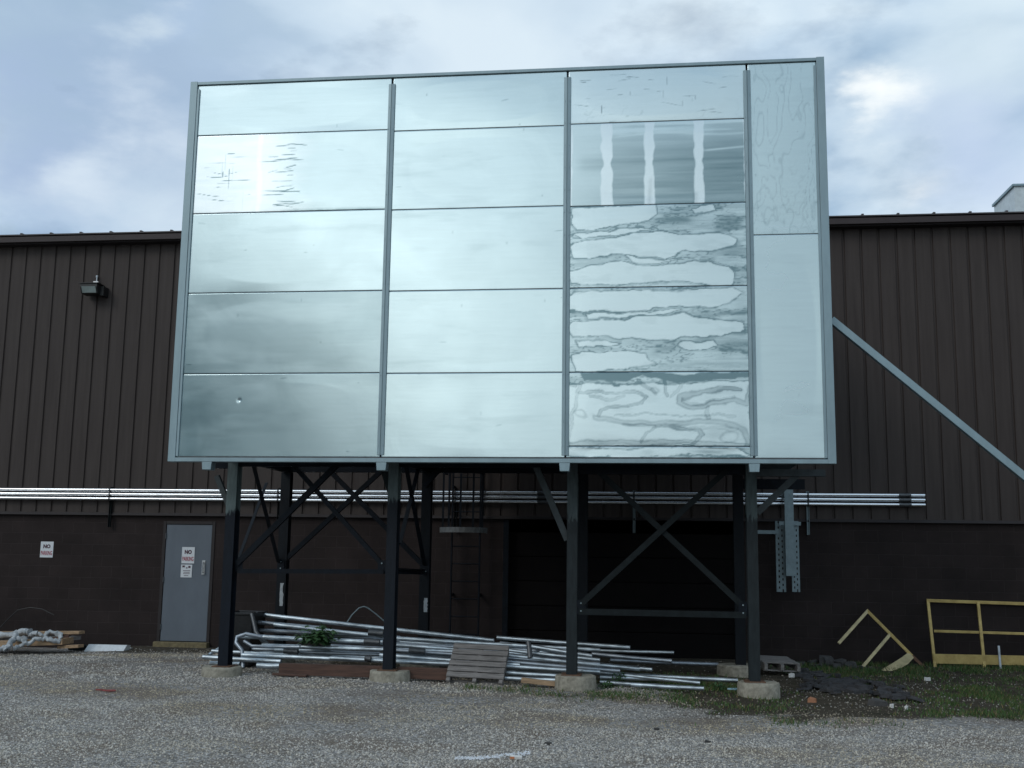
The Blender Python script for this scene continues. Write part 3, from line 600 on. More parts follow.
# edges measured in the photograph
def zat(u, v): return P(u, v, YS).z
Zt = (zat(190, 84.5) + zat(823, 58.5)) / 2; Zb = (zat(170, 461.5) + zat(833, 464)) / 2
xl = (P(190, 90, YS).x + P(170, 455, YS).x) / 2; xr = (P(825, 70, YS).x + P(835, 455, YS).x) / 2
xd = [(P(391, 90, YS).x + P(382.5, 440, YS).x) / 2, (P(567.7, 90, YS).x + P(565.3, 440, YS).x) / 2, (P(748.6, 90, YS).x + P(752, 440, YS).x) / 2]
gap = .0028
def smooth(a, b, x): t = np.clip((x - a) / (b - a), 0, 1); return t * t * (3 - 2 * t)
def panel(x0, x1, z0, z1, paint, seed, label=None, bow=.004, lap=0, dent=None):
    nx = max(2, int((x1 - x0) / .0125)); nz = max(2, int((z1 - z0) / .0125))
    U, V = np.meshgrid(np.linspace(0, 1, nx), np.linspace(0, 1, nz)); X = x0 + (x1 - x0) * U; Z = z0 + (z1 - z0) * V
    rs = np.random.RandomState(seed)
    win = np.clip(np.sin(np.pi * U) * np.sin(np.pi * V) * 3, 0, 1)
    Y = YS - bow * np.sin(np.pi * U) * np.sin(np.pi * V) * (rs.rand() * 2 - .6) + (fbm(X * .7, Z * .7, seed, 2) - .5) * .012 * win
    Y = Y + lap * (1 - V) * -.006
    if dent:
        for (du, dv, dr, dd) in dent: Y = Y + dd * np.exp(-((X - (x0 + (x1 - x0) * du)) ** 2 + (Z - (z0 + (z1 - z0) * dv)) ** 2) / dr ** 2)
    Rr, Gg, Bb = paint(U, V, X, Z, seed)
    me = bpy.data.meshes.new('sheet_panel'); idx = np.arange(nx * nz).reshape(nz, nx)
    fc = np.stack([idx[:-1, :-1], idx[:-1, 1:], idx[1:, 1:], idx[1:, :-1]], -1).reshape(-1, 4)
    o0 = scr.location
    me.from_pydata(np.stack([X - o0.x, Y - o0.y, Z - o0.z], -1).reshape(-1, 3).tolist(), [], fc.tolist()); me.polygons.foreach_set('use_smooth', [True] * len(fc))
    ca_ = me.color_attributes.new('wear_reflect', 'FLOAT_COLOR', 'POINT')
    ca_.data.foreach_set('color', np.stack([np.clip(Rr, 0, 1), np.clip(Gg, 0, 1), np.clip(Bb, 0, 1), np.ones_like(U)], -1).reshape(-1).astype(np.float32))
    me.materials.append(M['panel']); o = bpy.data.objects.new('sheet_panel', me); C.objects.link(o); o.parent = scr
    md = o.modifiers.new('thick', 'SOLIDIFY'); md.thickness = .0015; md.offset = 1
    if label: o['label'] = label
    return o
def scratches(U, V, X, Z, seed, n, region=(0, 1, 0, 1), horiz=.7, ln=.25, w=.005):
    rs = np.random.RandomState(seed); S_ = np.zeros_like(U); x0, x1, z0, z1 = X.min(), X.max(), Z.min(), Z.max()
    for i in range(n):
        cx = x0 + (x1 - x0) * (region[0] + (region[1] - region[0]) * rs.rand()); cz = z0 + (z1 - z0) * (region[2] + (region[3] - region[2]) * rs.rand())
        l = ln * (.2 + rs.rand()); 
        if rs.rand() < horiz: dx, dz = X - cx, Z - cz - .03 * np.sin((X - cx) * 9 + i) * rs.rand()
        else: dx, dz = Z - cz, X - cx; l *= .5
        S_ = np.maximum(S_, np.exp(-(dz / w) ** 2) * np.clip(1 - (np.abs(dx) / l) ** 4, 0, 1) * (.4 + .6 * rs.rand()))
    return S_
def plain(U, V, X, Z, seed):
    z = np.zeros_like(U); f = fbm(X * 1.2, Z * 7, seed, 5)
    edge = smooth(.03, 0, V) * .25 * fbm(X * 6, Z * 0, seed + 1, 4)
    s = scratches(U, V, X, Z, seed, 4, ln=.05, horiz=.3, w=.007) * .5
    return np.clip((f - .62) * .5, 0, .2) + edge + s, z, z + .1 * f
def dull(U, V, X, Z, seed):  # darkening painted in to stand for a dark reflection, over the plain sheet
    a, g, b_ = plain(U, V, X, Z, seed); f = fbm(X * .9, Z * 3.5, seed + 2, 4); return a + .18 + .26 * smooth(.35, .65, f) * (1 - U * .6), g, b_ + .1
def worn(U, V, X, Z, seed):            # white, creased sheet in the second row of the first column
    a, g, b_ = plain(U, V, X, Z, seed)
    f = fbm(X * 2, Z * 10, seed, 5); g = smooth(.66, .35, U + .25 * (f - .5)) * (.45 + .5 * f)
    band = np.exp(-((U - .345 - .03 * (fbm(X * 0, Z * 4, seed, 3) - .5)) / .028) ** 2); g = np.maximum(g, band)
    st = scratches(U, V, X, Z, seed, 26, (.40, .54, .05, .85), 1, .17, .006) + scratches(U, V, X, Z, seed + 1, 12, (.05, .33, .1, .8), .85, .2, .004)
    st = st + scratches(U, V, X, Z, seed + 2, 7, (.14, .36, .1, .7), 0, .35, .004)
    ed = smooth(.05, 0, V) * fbm(X * 8, Z * 8, seed + 3, 4) * 1.2 + smooth(.02, 0, U) * fbm(X * 8, Z * 14, seed + 3, 4)
    st = st * (.35 + 1.0 * fbm(X * 9, Z * 20, seed + 4, 4)) * (1 - .85 * band)
    return a + st * 2.2 + ed * .9, g * .8 * np.clip(1 - st * 2, 0, 1), .1 + 0 * U
def r1c3(U, V, X, Z, seed):
    a, g, b_ = plain(U, V, X, Z, seed); st = scratches(U, V, X, Z, seed, 26, horiz=.75, ln=.13, w=.005) * (.3 + fbm(X * 7, Z * 7, seed, 4))
    f = fbm(X * 2.2, Z * 4, seed + 9, 4); c = np.exp(-((f - .5) / .006) ** 2) * .25 * smooth(.5, .1, V)
    return a + st * 1.5 + c + smooth(.06, .0, V) * .4 * fbm(X * 9, Z * 3, seed, 4), .15 + 0 * g, b_ * 1
def bands(U, V, X, Z, seed):           # dull film with four clean vertical bands and streaks
    w = lambda k: .012 * (fbm(X * 0 + k, Z * 7, seed + k, 4) - .5)
    clean = np.zeros_like(U)
    for k, (c, hw) in enumerate(((.220, .031), (.458, .027), (.733, .026), (.990, .008), (.013, .012))):
        pinch = 1 - .35 * np.exp(-((V - .5) / .06) ** 2); hw = hw * (.75 + .5 * fbm(X * 0 + 3 * k, Z * 9, seed + 20 + k, 4)); clean = np.maximum(clean, smooth(hw * pinch + .005, hw * pinch - .004, np.abs(U - c - w(k))))
    f = fbm(X * .9, Z * 22, seed, 5); f2 = fbm(X * 1.5, Z * 5, seed + 3, 4)
    top = smooth(.98, .80, V + .10 * (fbm(X * 3, Z * 0, seed + 2, 3) - .5) + .5 * (f - .5) * smooth(.6, 1, V))
    left = .42 * np.exp(-((V - .50) / .10) ** 2) * smooth(.02, .10, U) + .22 * smooth(.3, .0, V) + .12
    amt = np.where(U < .2, left * (.5 + U * 3), (.62 + .30 * smooth(.2, .9, U)) * (.72 + .4 * smooth(.95, .3, V)))
    dark = amt * top * (.72 + .55 * (f - .45)) + .14 * np.exp(-((V - .52) / .03) ** 2) * (U > .2)
    streak = np.exp(-((V - .62 - .16 * (U - .7)) / .012) ** 2) * smooth(.72, .8, U) + np.exp(-((V - .84 + .02 * np.sin(U * 9)) / .012) ** 2) * .8 * smooth(.23, .3, U)
    dark = dark * (1 - clean) * (1 - .8 * np.clip(streak, 0, 1))
    drip = np.exp(-((U - .462 - .03 * (V - .2)) / .012) ** 2) * smooth(.36, .25, V) * .6 + np.exp(-((U - .715) / .012) ** 2) * smooth(.16, .1, V) * .5
    return dark + drip * f2 * 1.4, clean * .36, .2 * (1 - clean) + 0 * U
def sdist(poly, X, Y, closed=True):
    """distance to a polyline, negative inside when it is closed"""
    P_ = np.array(poly, float); n = len(P_); d = np.full_like(X, 1e9); ins = np.zeros_like(X, bool)
    for i in range(n if closed else n - 1):
        a = P_[i]; b_ = P_[(i + 1) % n]; e = b_ - a; px = X - a[0]; py = Y - a[1]
        t = np.clip((px * e[0] + py * e[1]) / (e @ e + 1e-9), 0, 1); d = np.minimum(d, np.hypot(px - t * e[0], py - t * e[1]))
        if closed:
            c = ((a[1] > Y) != (b_[1] > Y)) & (X < (b_[0] - a[0]) * (Y - a[1]) / (b_[1] - a[1] + 1e-12) + a[0]); ins ^= c
    return np.where(ins, -d, d)
def stains(box, clean, lines=(), blots=(), rings=(), smudges=(), film=.22, right=.34):
    """box: the sheet in survey units (x0, y_top, x1, y_bottom); clean areas keep a tide line, the rest carries a streaked dull film"""
    def fn(U, V, X, Z, seed):
        x = box[0] + (box[2] - box[0]) * U; y = box[1] + (box[3] - box[1]) * (1 - V)
        w1 = fbm(X * 2.2, Z * 2.2, seed, 4) - .5; w2 = fbm(X * 2.2 + 9, Z * 5, seed + 1, 5) - .5; w3 = fbm(X * 9, Z * 14, seed + 2, 4) - .5
        w4 = fbm(X * 5, Z * 8, seed + 12, 4) - .5; xx = x + w1 * 40 + w3 * 12; yy = y + w2 * 24 + w4 * 16 + w3 * 9
        D = np.full_like(U, 1e9)
        for p in clean: D = np.minimum(D, sdist(p, xx, yy))
        ins = smooth(1.2, -1.2, D)
        tv = .35 + 1.1 * fbm(X * 5, Z * 5, seed + 3, 4)
        tide = (np.exp(-((D - 1.5) / 2.4) ** 2) * .85 + np.exp(-((D - 7) / 2.0) ** 2) * .35 * (w1 > 0)) * tv
        f = fbm(X * 1.3, Z * 17, seed + 4, 6, .6); f2 = fbm(X * 3, Z * 9, seed + 5, 5)
        ct = sum(np.exp(-((fbm(X * 1.5, Z * 7, seed + 6, 5) - k) / .010) ** 2) for k in (.44, .52, .60))
        g = (1 - ins) * (film * (.35 + 1.5 * smooth(.35, .7, f)) + .62 * ct * smooth(.3, .6, f2) + right * smooth(.45, .9, U) * smooth(.42, .62, f2))
        for (p, w, a) in lines: dl_ = sdist(p, xx, yy, False); g = g + a * 1.35 * (np.exp(-((dl_ - w * .9) / (w * .35)) ** 2) * .7 + np.exp(-(dl_ / w) ** 2) * .55) * (.4 + 1.1 * f2)
        for (p, a) in blots: g = np.maximum(g, a * smooth(2.5, -2.5, sdist(p, xx, yy)) * (.75 + .4 * f2))
        for (cx, cy_, r_, w, a) in rings: g = g + a * np.exp(-((np.hypot(xx - cx, (yy - cy_) * 1.15) - r_) / w) ** 2) * tv
        for (cx, cy_, rx, ry_, a) in smudges: g = g + a * np.exp(-((xx - cx) / rx) ** 2 - ((yy - cy_) / ry_) ** 2) * (.5 + f)
        g = g + tide * .78 + ins * .10 * smooth(.55, .7, f2)
        return np.clip(g, 0, .95), ins * .10, .12 * (1 - ins)
    return fn
st3 = stains((40, 387, 750, 712), [[(55, 400), (200, 392), (385, 390), (385, 430), (350, 446), (250, 462), (150, 478), (80, 478), (58, 455)], [(525, 410), (560, 397), (615, 400), (620, 418), (580, 426), (535, 424)],
  [(45, 545), (60, 530), (200, 515), (300, 500), (400, 497), (480, 510), (560, 500), (640, 500), (700, 520), (700, 555), (620, 575), (500, 580), (430, 600), (340, 590), (240, 582), (130, 592), (60, 585)],
  [(45, 640), (120, 628), (210, 618), (300, 620), (420, 630), (530, 618), (600, 620), (680, 645), (700, 670), (690, 698), (600, 704), (450, 698), (340, 700), (200, 704), (60, 700)],
  [(270, 590), (340, 598), (430, 608), (480, 604), (400, 618), (300, 612)], [(60, 497), (160, 490), (330, 478), (370, 485), (250, 500), (100, 512)]],
  smudges=[(470, 440, 90, 34, .40), (640, 470, 90, 28, .18), (690, 600, 50, 30, .2)])
st4 = stains((65, 125, 660, 407), [[(70, 150), (90, 138), (300, 132), (600, 132), (640, 150), (560, 190), (480, 200), (400, 188), (300, 205), (230, 210), (150, 205), (75, 200)],
  [(65, 260), (80, 240), (180, 235), (250, 235), (340, 222), (440, 222), (520, 232), (600, 240), (640, 255), (640, 275), (560, 290), (440, 288), (400, 298), (300, 293), (180, 286), (80, 288)],
  [(80, 350), (110, 337), (270, 338), (320, 350), (330, 372), (350, 385), (240, 398), (90, 400)], [(420, 318), (440, 306), (530, 304), (545, 320), (500, 333), (440, 333)],
  [(130, 212), (230, 217), (330, 208), (400, 200), (440, 210), (340, 218), (240, 228), (140, 228)], [(90, 302), (170, 299), (240, 304), (200, 318), (100, 320)]],
  smudges=[(375, 330, 42, 22, .55), (600, 335, 60, 35, .22), (630, 200, 30, 40, .2)])
st5 = stains((65, 407, 660, 658), [[(66, 450), (110, 448), (300, 450), (420, 450), (560, 440), (655, 440), (656, 655), (66, 655)]],
  lines=[([(115, 480), (180, 472), (280, 470), (318, 488), (300, 513), (220, 517), (180, 530), (170, 552)], 5, .5), ([(150, 488), (200, 495), (250, 484)], 4, .35),
         ([(620, 470), (560, 468), (480, 476), (437, 490), (432, 508), (470, 520), (560, 516), (600, 508), (645, 520), (656, 480), (655, 455)], 8, .62), ([(445, 500), (500, 512), (600, 500)], 5, .3), ([(515, 525), (515, 560)], 5, .35),
         ([(160, 560), (250, 575), (350, 582), (430, 577), (520, 571), (600, 582), (628, 605), (636, 650)], 8, .5), ([(250, 582), (360, 596), (600, 592)], 5, .3), ([(310, 640), (335, 618), (352, 601), (420, 593), (500, 599), (512, 618), (480, 650)], 5, .5),
         ([(120, 440), (108, 480), (104, 520), (78, 600), (72, 650)], 5, .4), ([(380, 438), (384, 488)], 5, .55), ([(455, 440), (430, 470), (400, 490)], 5, .4), ([(300, 440), (345, 468), (352, 480)], 4, .4),
         ([(220, 552), (400, 551), (600, 553)], 2.5, .4), ([(80, 645), (200, 640), (330, 648), (450, 642), (640, 650)], 7, .55), ([(66, 440), (100, 452)], 6, .6)],
  blots=[([(115, 410), (360, 413), (655, 409), (657, 424), (580, 432), (500, 440), (430, 443), (400, 436), (340, 434), (320, 425), (260, 440), (200, 445), (130, 437)], 1.1)],
  rings=[(118, 548, 16, 4, .45), (580, 620, 24, 4, .45), (350, 470, 8, 3, .4)], smudges=[(180, 640, 40, 12, .3), (620, 600, 25, 40, .25), (540, 610, 30, 18, .3)], film=.3, right=.2)
st6 = stains((65, 660, 660, 695), [[(70, 664), (400, 664), (600, 666), (650, 690), (420, 690), (70, 692)]], smudges=[(520, 678, 60, 10, .6), (330, 678, 20, 8, .3), (100, 690, 30, 6, .4)], film=.3)
def c4top(U, V, X, Z, seed):
    a, g, b_ = plain(U, V, X, Z, seed); f = fbm(X * 2.6, Z * .9, seed, 4); c = sum(np.exp(-((f - k) / .007) ** 2) for k in (.42, .52, .60))
    f2 = fbm(X * 3, Z * 2.4, seed + 5, 4); c2 = sum(np.exp(-((f2 - k) / .008) ** 2) for k in (.45, .56)) * smooth(.55, .2, V)
    return a + .20 * c + .16 * c2 + .08, 0 * g, b_ + .12
def c4bot(U, V, X, Z, seed):
    a, g, b_ = plain(U, V, X, Z, seed); return a * .6 + .06, g, b_ + .15
Z1 = lambda u, v: zat(u, v)
inset = .045
cols = [(xl + .10, xd[0] - .011), (xd[0] + .011, xd[1] - .011), (xd[1] + .011, xd[2] - .011), (xd[2] + .011, xr - .10)]
bot = Zb + .062; top_ = Zt - .028
rows = {0: [Z1(290, 133), Z1(290, 211.7), Z1(290, 292), Z1(290, 373.5)], 1: [Z1(478, 128.5), Z1(478, 208), Z1(478, 290), Z1(478, 373)],
        2: [Z1(657, 121.5), Z1(657, 204.5), Z1(657, 287), Z1(657, 372), Z1(657, 446.5)], 3: [Z1(787, 234.5)]}
paints = {0: [plain, worn, plain, dull, dull], 1: [plain] * 5,  # dull: painted darkening standing for a dark reflection
          2: [r1c3, bands, st3, st4, st5, st6],
        3: [c4top, c4bot]}
plabel = {(0, 1): 'whitish sheet with creases and a pale vertical band', (2, 1): 'sheet with a dull grey film and clean vertical bands', (2, 2): 'water-stained sheet with two clean lobes', (2, 3): 'water-stained sheet with a dark smudge', (2, 4): 'water-stained sheet with a dark strip along its top', (0, 4): 'darkest sheet, with a small dent'}
for c in range(4):
    zs = [top_] + rows[c] + [bot]
    for k in range(len(zs) - 1):
        pf = paints[c][k]
        o = panel(cols[c][0], cols[c][1], zs[k + 1] + gap / 2, zs[k] - gap / 2, pf, 11 + c * 7 + k * 3, plabel.get((c, k)), dent=[(.30, .68, .018, .008)] if (c, k) == (0, 4) else None)
# backing sheet and girts behind the panels
MB().box((xl + .02, YS + .016, Zb + .03), (xr - .02, YS + .019, Zt - .01)).build('backing_sheet', M['dark_steel'], scr)
b = MB()
for z in np.linspace(Zb + .3, Zt - .2, 6): b.box((xl + .03, YS + .02, z), (xr - .03, YS + .09, z + .06))
b.build('girt_rails', M['strut'], scr)
# dents of sheet: trims
def strip(x, w, z0, z1, nm='joint_strip'):
    b = MB().prism([(x - w / 2, YS - .012), (x - w / 2 + .004, YS - .026), (x - .006, YS - .030), (x - .003, YS - .020), (x + .003, YS - .020), (x + .006, YS - .030), (x + w / 2 - .004, YS - .026), (x + w / 2, YS - .012)], z0, z1, 'z')
    z = z0 + .12
    while z < z1 - .05:
        for sx_ in (-1, 1): b.box((x + sx_ * w * .30 - .005, YS - .034, z - .005), (x + sx_ * w * .30 + .005, YS - .026, z + .005))
        z += .305
    return b.build(nm, M['trim'], scr)
for x in xd: strip(x, .094, Zb + .095, Zt - .125)
for x in (xl, xr):
    s = 1 if x == xl else -1
    MB().box((x, YS - .03, Zb), (x + s * .100, YS + .12, Zt + .02)).build('edge_trim', M['trim'], scr, bevel=.003)
    MB().box((x + s * .102, YS - .022, Zb + .07), (x + s * .135, YS - .006, Zt - .09)).build('edge_strip', M['trim'], scr, bevel=.003)
MB().box((xl + .101, YS - .028, Zt - .03), (xr - .101, YS + .1, Zt + .012)).build('top_trim', M['trim'], scr, bevel=.003)
MB().box((xl + .101, YS - .032, Zb), (xr - .101, YS + .1, Zb + .052)).build('bottom_trim', M['trim'], scr, bevel=.003)
MB().box((xl + .14, YS - .020, Zb + .055), (xr - .14, YS - .008, Zb + .066)).build('drip_strip', M['fitting'], scr)
for u in (207.4, 381.7, 564.7, 754.2):
    x = P(u, 465, YS).x
    MB().prism([(x - .058, Zb - .105), (x + .058, Zb - .105), (x + .068, Zb - .002), (x - .068, Zb - .002)], YS - .03, YS + .12).build('bracket', M['trim'], scr, bevel=.004)
# posts
PX = [-.3845, -.2325, -.0697, .0866]
PXw = [x * YP for x in PX]; DP = .19; WP = .138
def hsec(x, y, w, d, z0, z1, tf=.012, tw=.010):
    return MB().prism([(x - w / 2, y), (x + w / 2, y), (x + w / 2, y + tf), (x + tw / 2, y + tf), (x + tw / 2, y + d - tf), (x + w / 2, y + d - tf), (x + w / 2, y + d), (x - w / 2, y + d), (x - w / 2, y + d - tf), (x - tw / 2, y + d - tf), (x - tw / 2, y + tf), (x - w / 2, y + tf)], z0, z1, 'z')
ftz = [.24, .20, .22, .24]; zu = [P(218, 512, YP).z, P(390, 500, YP).z, P(570, 519, YP).z, P(750, 518, YP).z]
low = [(.005, .008, .014), (.007, .010, .015), (.016, .021, .023), (.016, .021, .023)]
uph = [(.10, .13, .13), (.085, .108, .108), (.055, .07, .072), (.058, .076, .076)]
gz0 = []
ground = lambda x, y: float(gh(np.array([x]), np.array([y]))[0])
fpix = [(216, 678, 667), (386.5, 684, 671), (574.5, 692, 676), (760, 700, 683)]
for k, x in enumerate(PXw):
    g0 = ground(x, YP); zf = P(fpix[k][0], fpix[k][2], YP - .05).z
    zf = max(zf, g0 + .05); gz0.append(zf)
    hsec(x, YP, WP, DP, zf + .012, Zb + .11).build('post', post_mat('post_paint', zu[k], low[k], uph[k]), scr)
    MB().box((x - .13, YP - .06, zf + .001), (x + .13, YP + DP + .06, zf + .013)).build('base_plate', M['rust'], scr)
    cx = P(fpix[k][0], 690, YP - .1).x
    b = MB(); n = 28; rad = .265; rings = []
    rs = np.random.RandomState(k); cyl = YP + .08
    for (rr, zz) in ((rad * 1.03, g0 - .1), (rad * 1.02, g0 + .04), (rad, zf - .03), (rad * .985, zf - .008), (rad * .95, zf)):
        rings.append([(cx + rr * math.cos(6.2832 * j / n) * (1 + .012 * math.sin(j * 1.7 + k)), cyl + rr * math.sin(6.2832 * j / n), zz + (.004 * math.sin(j * 2.1 + k) if zz > g0 else 0)) for j in range(n)])
    vs = [v for r_ in rings for v in r_]; fs = [(i * n + j, i * n + (j + 1) % n, (i + 1) * n + (j + 1) % n, (i + 1) * n + j) for i in range(4) for j in range(n)] + [tuple(4 * n + j for j in range(n))]
    b.add(vs, fs, True)
    nm = ['leftmost round concrete footing, nearest the grey door', 'round concrete footing left of the leaning pallet', 'round concrete footing right of the leaning pallet', 'rightmost and tallest of the front concrete footings'][k]
    b.build('concrete_footing', M['concrete'], label=nm, cat='footing', group='concrete footings')
KX = [-.3285 * YK, -.1970 * YK, -.0592 * YK, .0775 * YK]
KX = [x * YP / YP for x in [-.3845 * YP, -.2325 * YP, -.0697 * YP, .0866 * YP]]
for k, x in enumerate(KX):
    g0 = ground(x, YK)
    hsec(x, YK, .15, .15, g0 + .15, Zb + .11).build('post', post_mat('rear_post_paint', 4.0, (.004, .006, .009)), scr, label='black rear post')
    if k == 3 or True:
        b = MB(); n = 24; rings = []
        for (rr, zz) in ((.30, g0 - .1), (.30, g0 + .13), (.28, g0 + .15)): rings.append([(x - .05 + rr * math.cos(6.2832 * j / n), YK + .07 + rr * math.sin(6.2832 * j / n), zz) for j in range(n)])
        vs = [v for r_ in rings for v in r_]; fs = [(i * n + j, i * n + (j + 1) % n, (i + 1) * n + (j + 1) % n, (i + 1) * n + j) for i in range(2) for j in range(n)] + [tuple(2 * n + j for j in range(n))]
        b.add(vs, fs, True); b.build('concrete_footing', M['concrete'], label=['concrete footing under the leftmost rear post, hidden by tubes', 'concrete footing under the second rear post, behind the tubes', 'concrete footing under the third rear post, behind the tubes', 'low rear concrete footing behind the rightmost front post'][k], cat='footing', group='concrete footings')
# flaked paint on the first and second rear posts
for (u, v0, v1, k) in ((281, 583, 606, 0), (425, 598, 612, 1)):
    a = P(u, v0, YK - .006); c = P(u, v1, YK - .006); b = MB()
    rs = np.random.RandomState(k); n = 8; pl = [(a.x - .02 + .012 * rs.rand(), a.z + (c.z - a.z) * i / n) for i in range(n + 1)] + [(a.x + .03 + .02 * rs.rand(), c.z + (a.z - c.z) * i / n) for i in range(n + 1)]
    b.prism(pl, YK - .004, YK - .001); b.build('paint_flake', M['plastic'], scr)
# frame steel
XLb, XRb = P(214, 474, YP).x, P(826, 474, YP).x
MB().box((XLb, YP + .02, Zb - .01), (PXw[0] - WP / 2 - .002, YP + .12, Zb + .09)).box((PXw[0] + WP / 2 + .002, YP + .03, Zb + .02), (PXw[2] - WP / 2 - .002, YP + .12, Zb + .10)).build('front_beam', M['black_steel'], scr)
zbm = P(660, 474, YP).z
MB().box((PXw[2] + WP / 2 + .002, YP + .03, zbm), (PXw[3] - WP / 2 - .002, YP + .12, Zb + .10)).build('front_beam', M['black_steel'], scr)
MB().box((PXw[3] + WP / 2 + .002, YP + .03, P(790, 476, YP).z), (XRb, YP + .12, P(790, 469, YP).z)).build('cantilever_beam', M['grey_steel'], scr)
MB().box((KX[3] + .08, YK + .03, P(790, 489, YK).z), (P(805, 480, YK).x, YK + .12, P(790, 479, YK).z)).build('cantilever_beam', M['black_steel'], scr)
MB().box((KX[0], YK + .03, Zb + .12), (KX[3], YK + .12, Zb + .24)).build('rear_beam', M['black_steel'], scr)
for x in PXw: MB().box((x - .05, YS + .125, Zb + .112), (x + .05, YK + .2, Zb + .235)).build('cross_beam', M['black_steel'], scr)
# unseen platform and box added behind the sheets to shade the wall
MB().box((PXw[1] - .2, YP - .3, Zb + .24), (PXw[2], YK + .3, Zb + .30)).box((PXw[2] + .001, YP - .3, Zb + .24), (xr - .1, YW - 1.1, Zb + .30)).build('shade_deck', M['black_steel'], scr)
MB().box((PXw[1] + .1, YP - .15, Zb + .301), (xr - .35, YW - 1.15, Zt - 1.1)).build('shade_casing', M['fitting'], scr)
def br(u0, v0, Y0, u1, v1, Y1, w, nm='diagonal_brace', mt='black_steel'):
    MB().angle(P(u0, v0, Y0), P(u1, v1, Y1), w, .010).build(nm, M[mt], scr)
Yf = YP + .10
br(237, 564, Yf, 352, 450, Yf, .075); br(382, 564, Yf + .03, 280, 450, Yf + .03, .06)                 # front plane, first bay
Yb = YK + .05
br(283, 562, Yb, 404, 450, Yb, .07); br(424, 566, Yb - .04, 309, 450, Yb - .04, .07)                  # rear plane
br(251, 452, YP + .4, 279, 561, YK - .04, .06); br(267, 484, YK - .3, 239, 560, YP + DP + .01, .05)     # side planes
br(404, 452, YP + .4, 425, 564, YK - .04, .06); br(423, 452, YK - .3, 400, 545, YP + DP + .01, .06)
br(425, 486, YK, 456, 450, YK, .07)
br(238, 571, Yf - .02, 384, 571.5, Yf - .02, .06, 'strut'); br(398, 571, YP + .2, 424, 572, YK, .06, 'strut')
br(567.5, 540, Yf, 531, 455, Yf, .085, 'knee_brace', 'grey_steel')
Yg = YP + .02
br(581, 604, Yg, 727, 470, Yg, .075, mt='dark_steel'); br(743, 606, Yg + .05, 597, 470, Yg + .05, .075, mt='dark_steel')
br(579, 611.5, Yg, 746, 615, Yg, .08, 'strut', 'dark_steel')
br(757, 513, Yf, 797, 475, Yf, .085, 'knee_brace', 'grey_steel')
br(230, 508, Yf, 217, 476, Yf, .07, 'knee_brace', 'grey_steel')
MB().prism([(PXw[1] - .20, Zb + .0), (PXw[1] - .071, Zb + .0), (PXw[1] - .071, Zb - .36)], YP + .02, YP + .04).build('gusset', M['dark_steel'], scr)
for (u, v, Y) in ((239, 566, YP - .004 + .1), (382, 567, YP + .1), (581, 607, YP + .0), (743, 609, YP + .0), (281, 565, YK - .02), (426, 568, YK - .02)):
    q = P(u, v, Y); MB().box((q.x - .055, Y - .012, q.z - .09), (q.x + .055, Y - .004, q.z + .09)).build('gusset_plate', M['black_steel'], scr)
    for dz in (-.05, .05): MB().tube([(q.x, Y - .026, q.z + dz), (q.x, Y - .012, q.z + dz)], .011, 6).build('bolt', M['strut'], scr)
# long galvanised stay from the right edge down to the right
a = P(831, 320, YS + .22); c = P(1024, 477, YS + .22); d = (c - a); c2 = a + d * ((a.z - .05) / (a.z - c.z))
MB().angle(a, c2, .085, .008, (0, 1, 0)).bar(a + d * .001 + Vector((0, -.052, 0)), c2 + Vector((0, -.052, 0)), .085, .008, (0, 1, 0)).build('diagonal_stay', M['trim'], scr)
MB().box((c2.x - .2, YS, -.03), (c2.x + .2, YS + .45, .06)).build('stay_foot', M['rust'], scr)

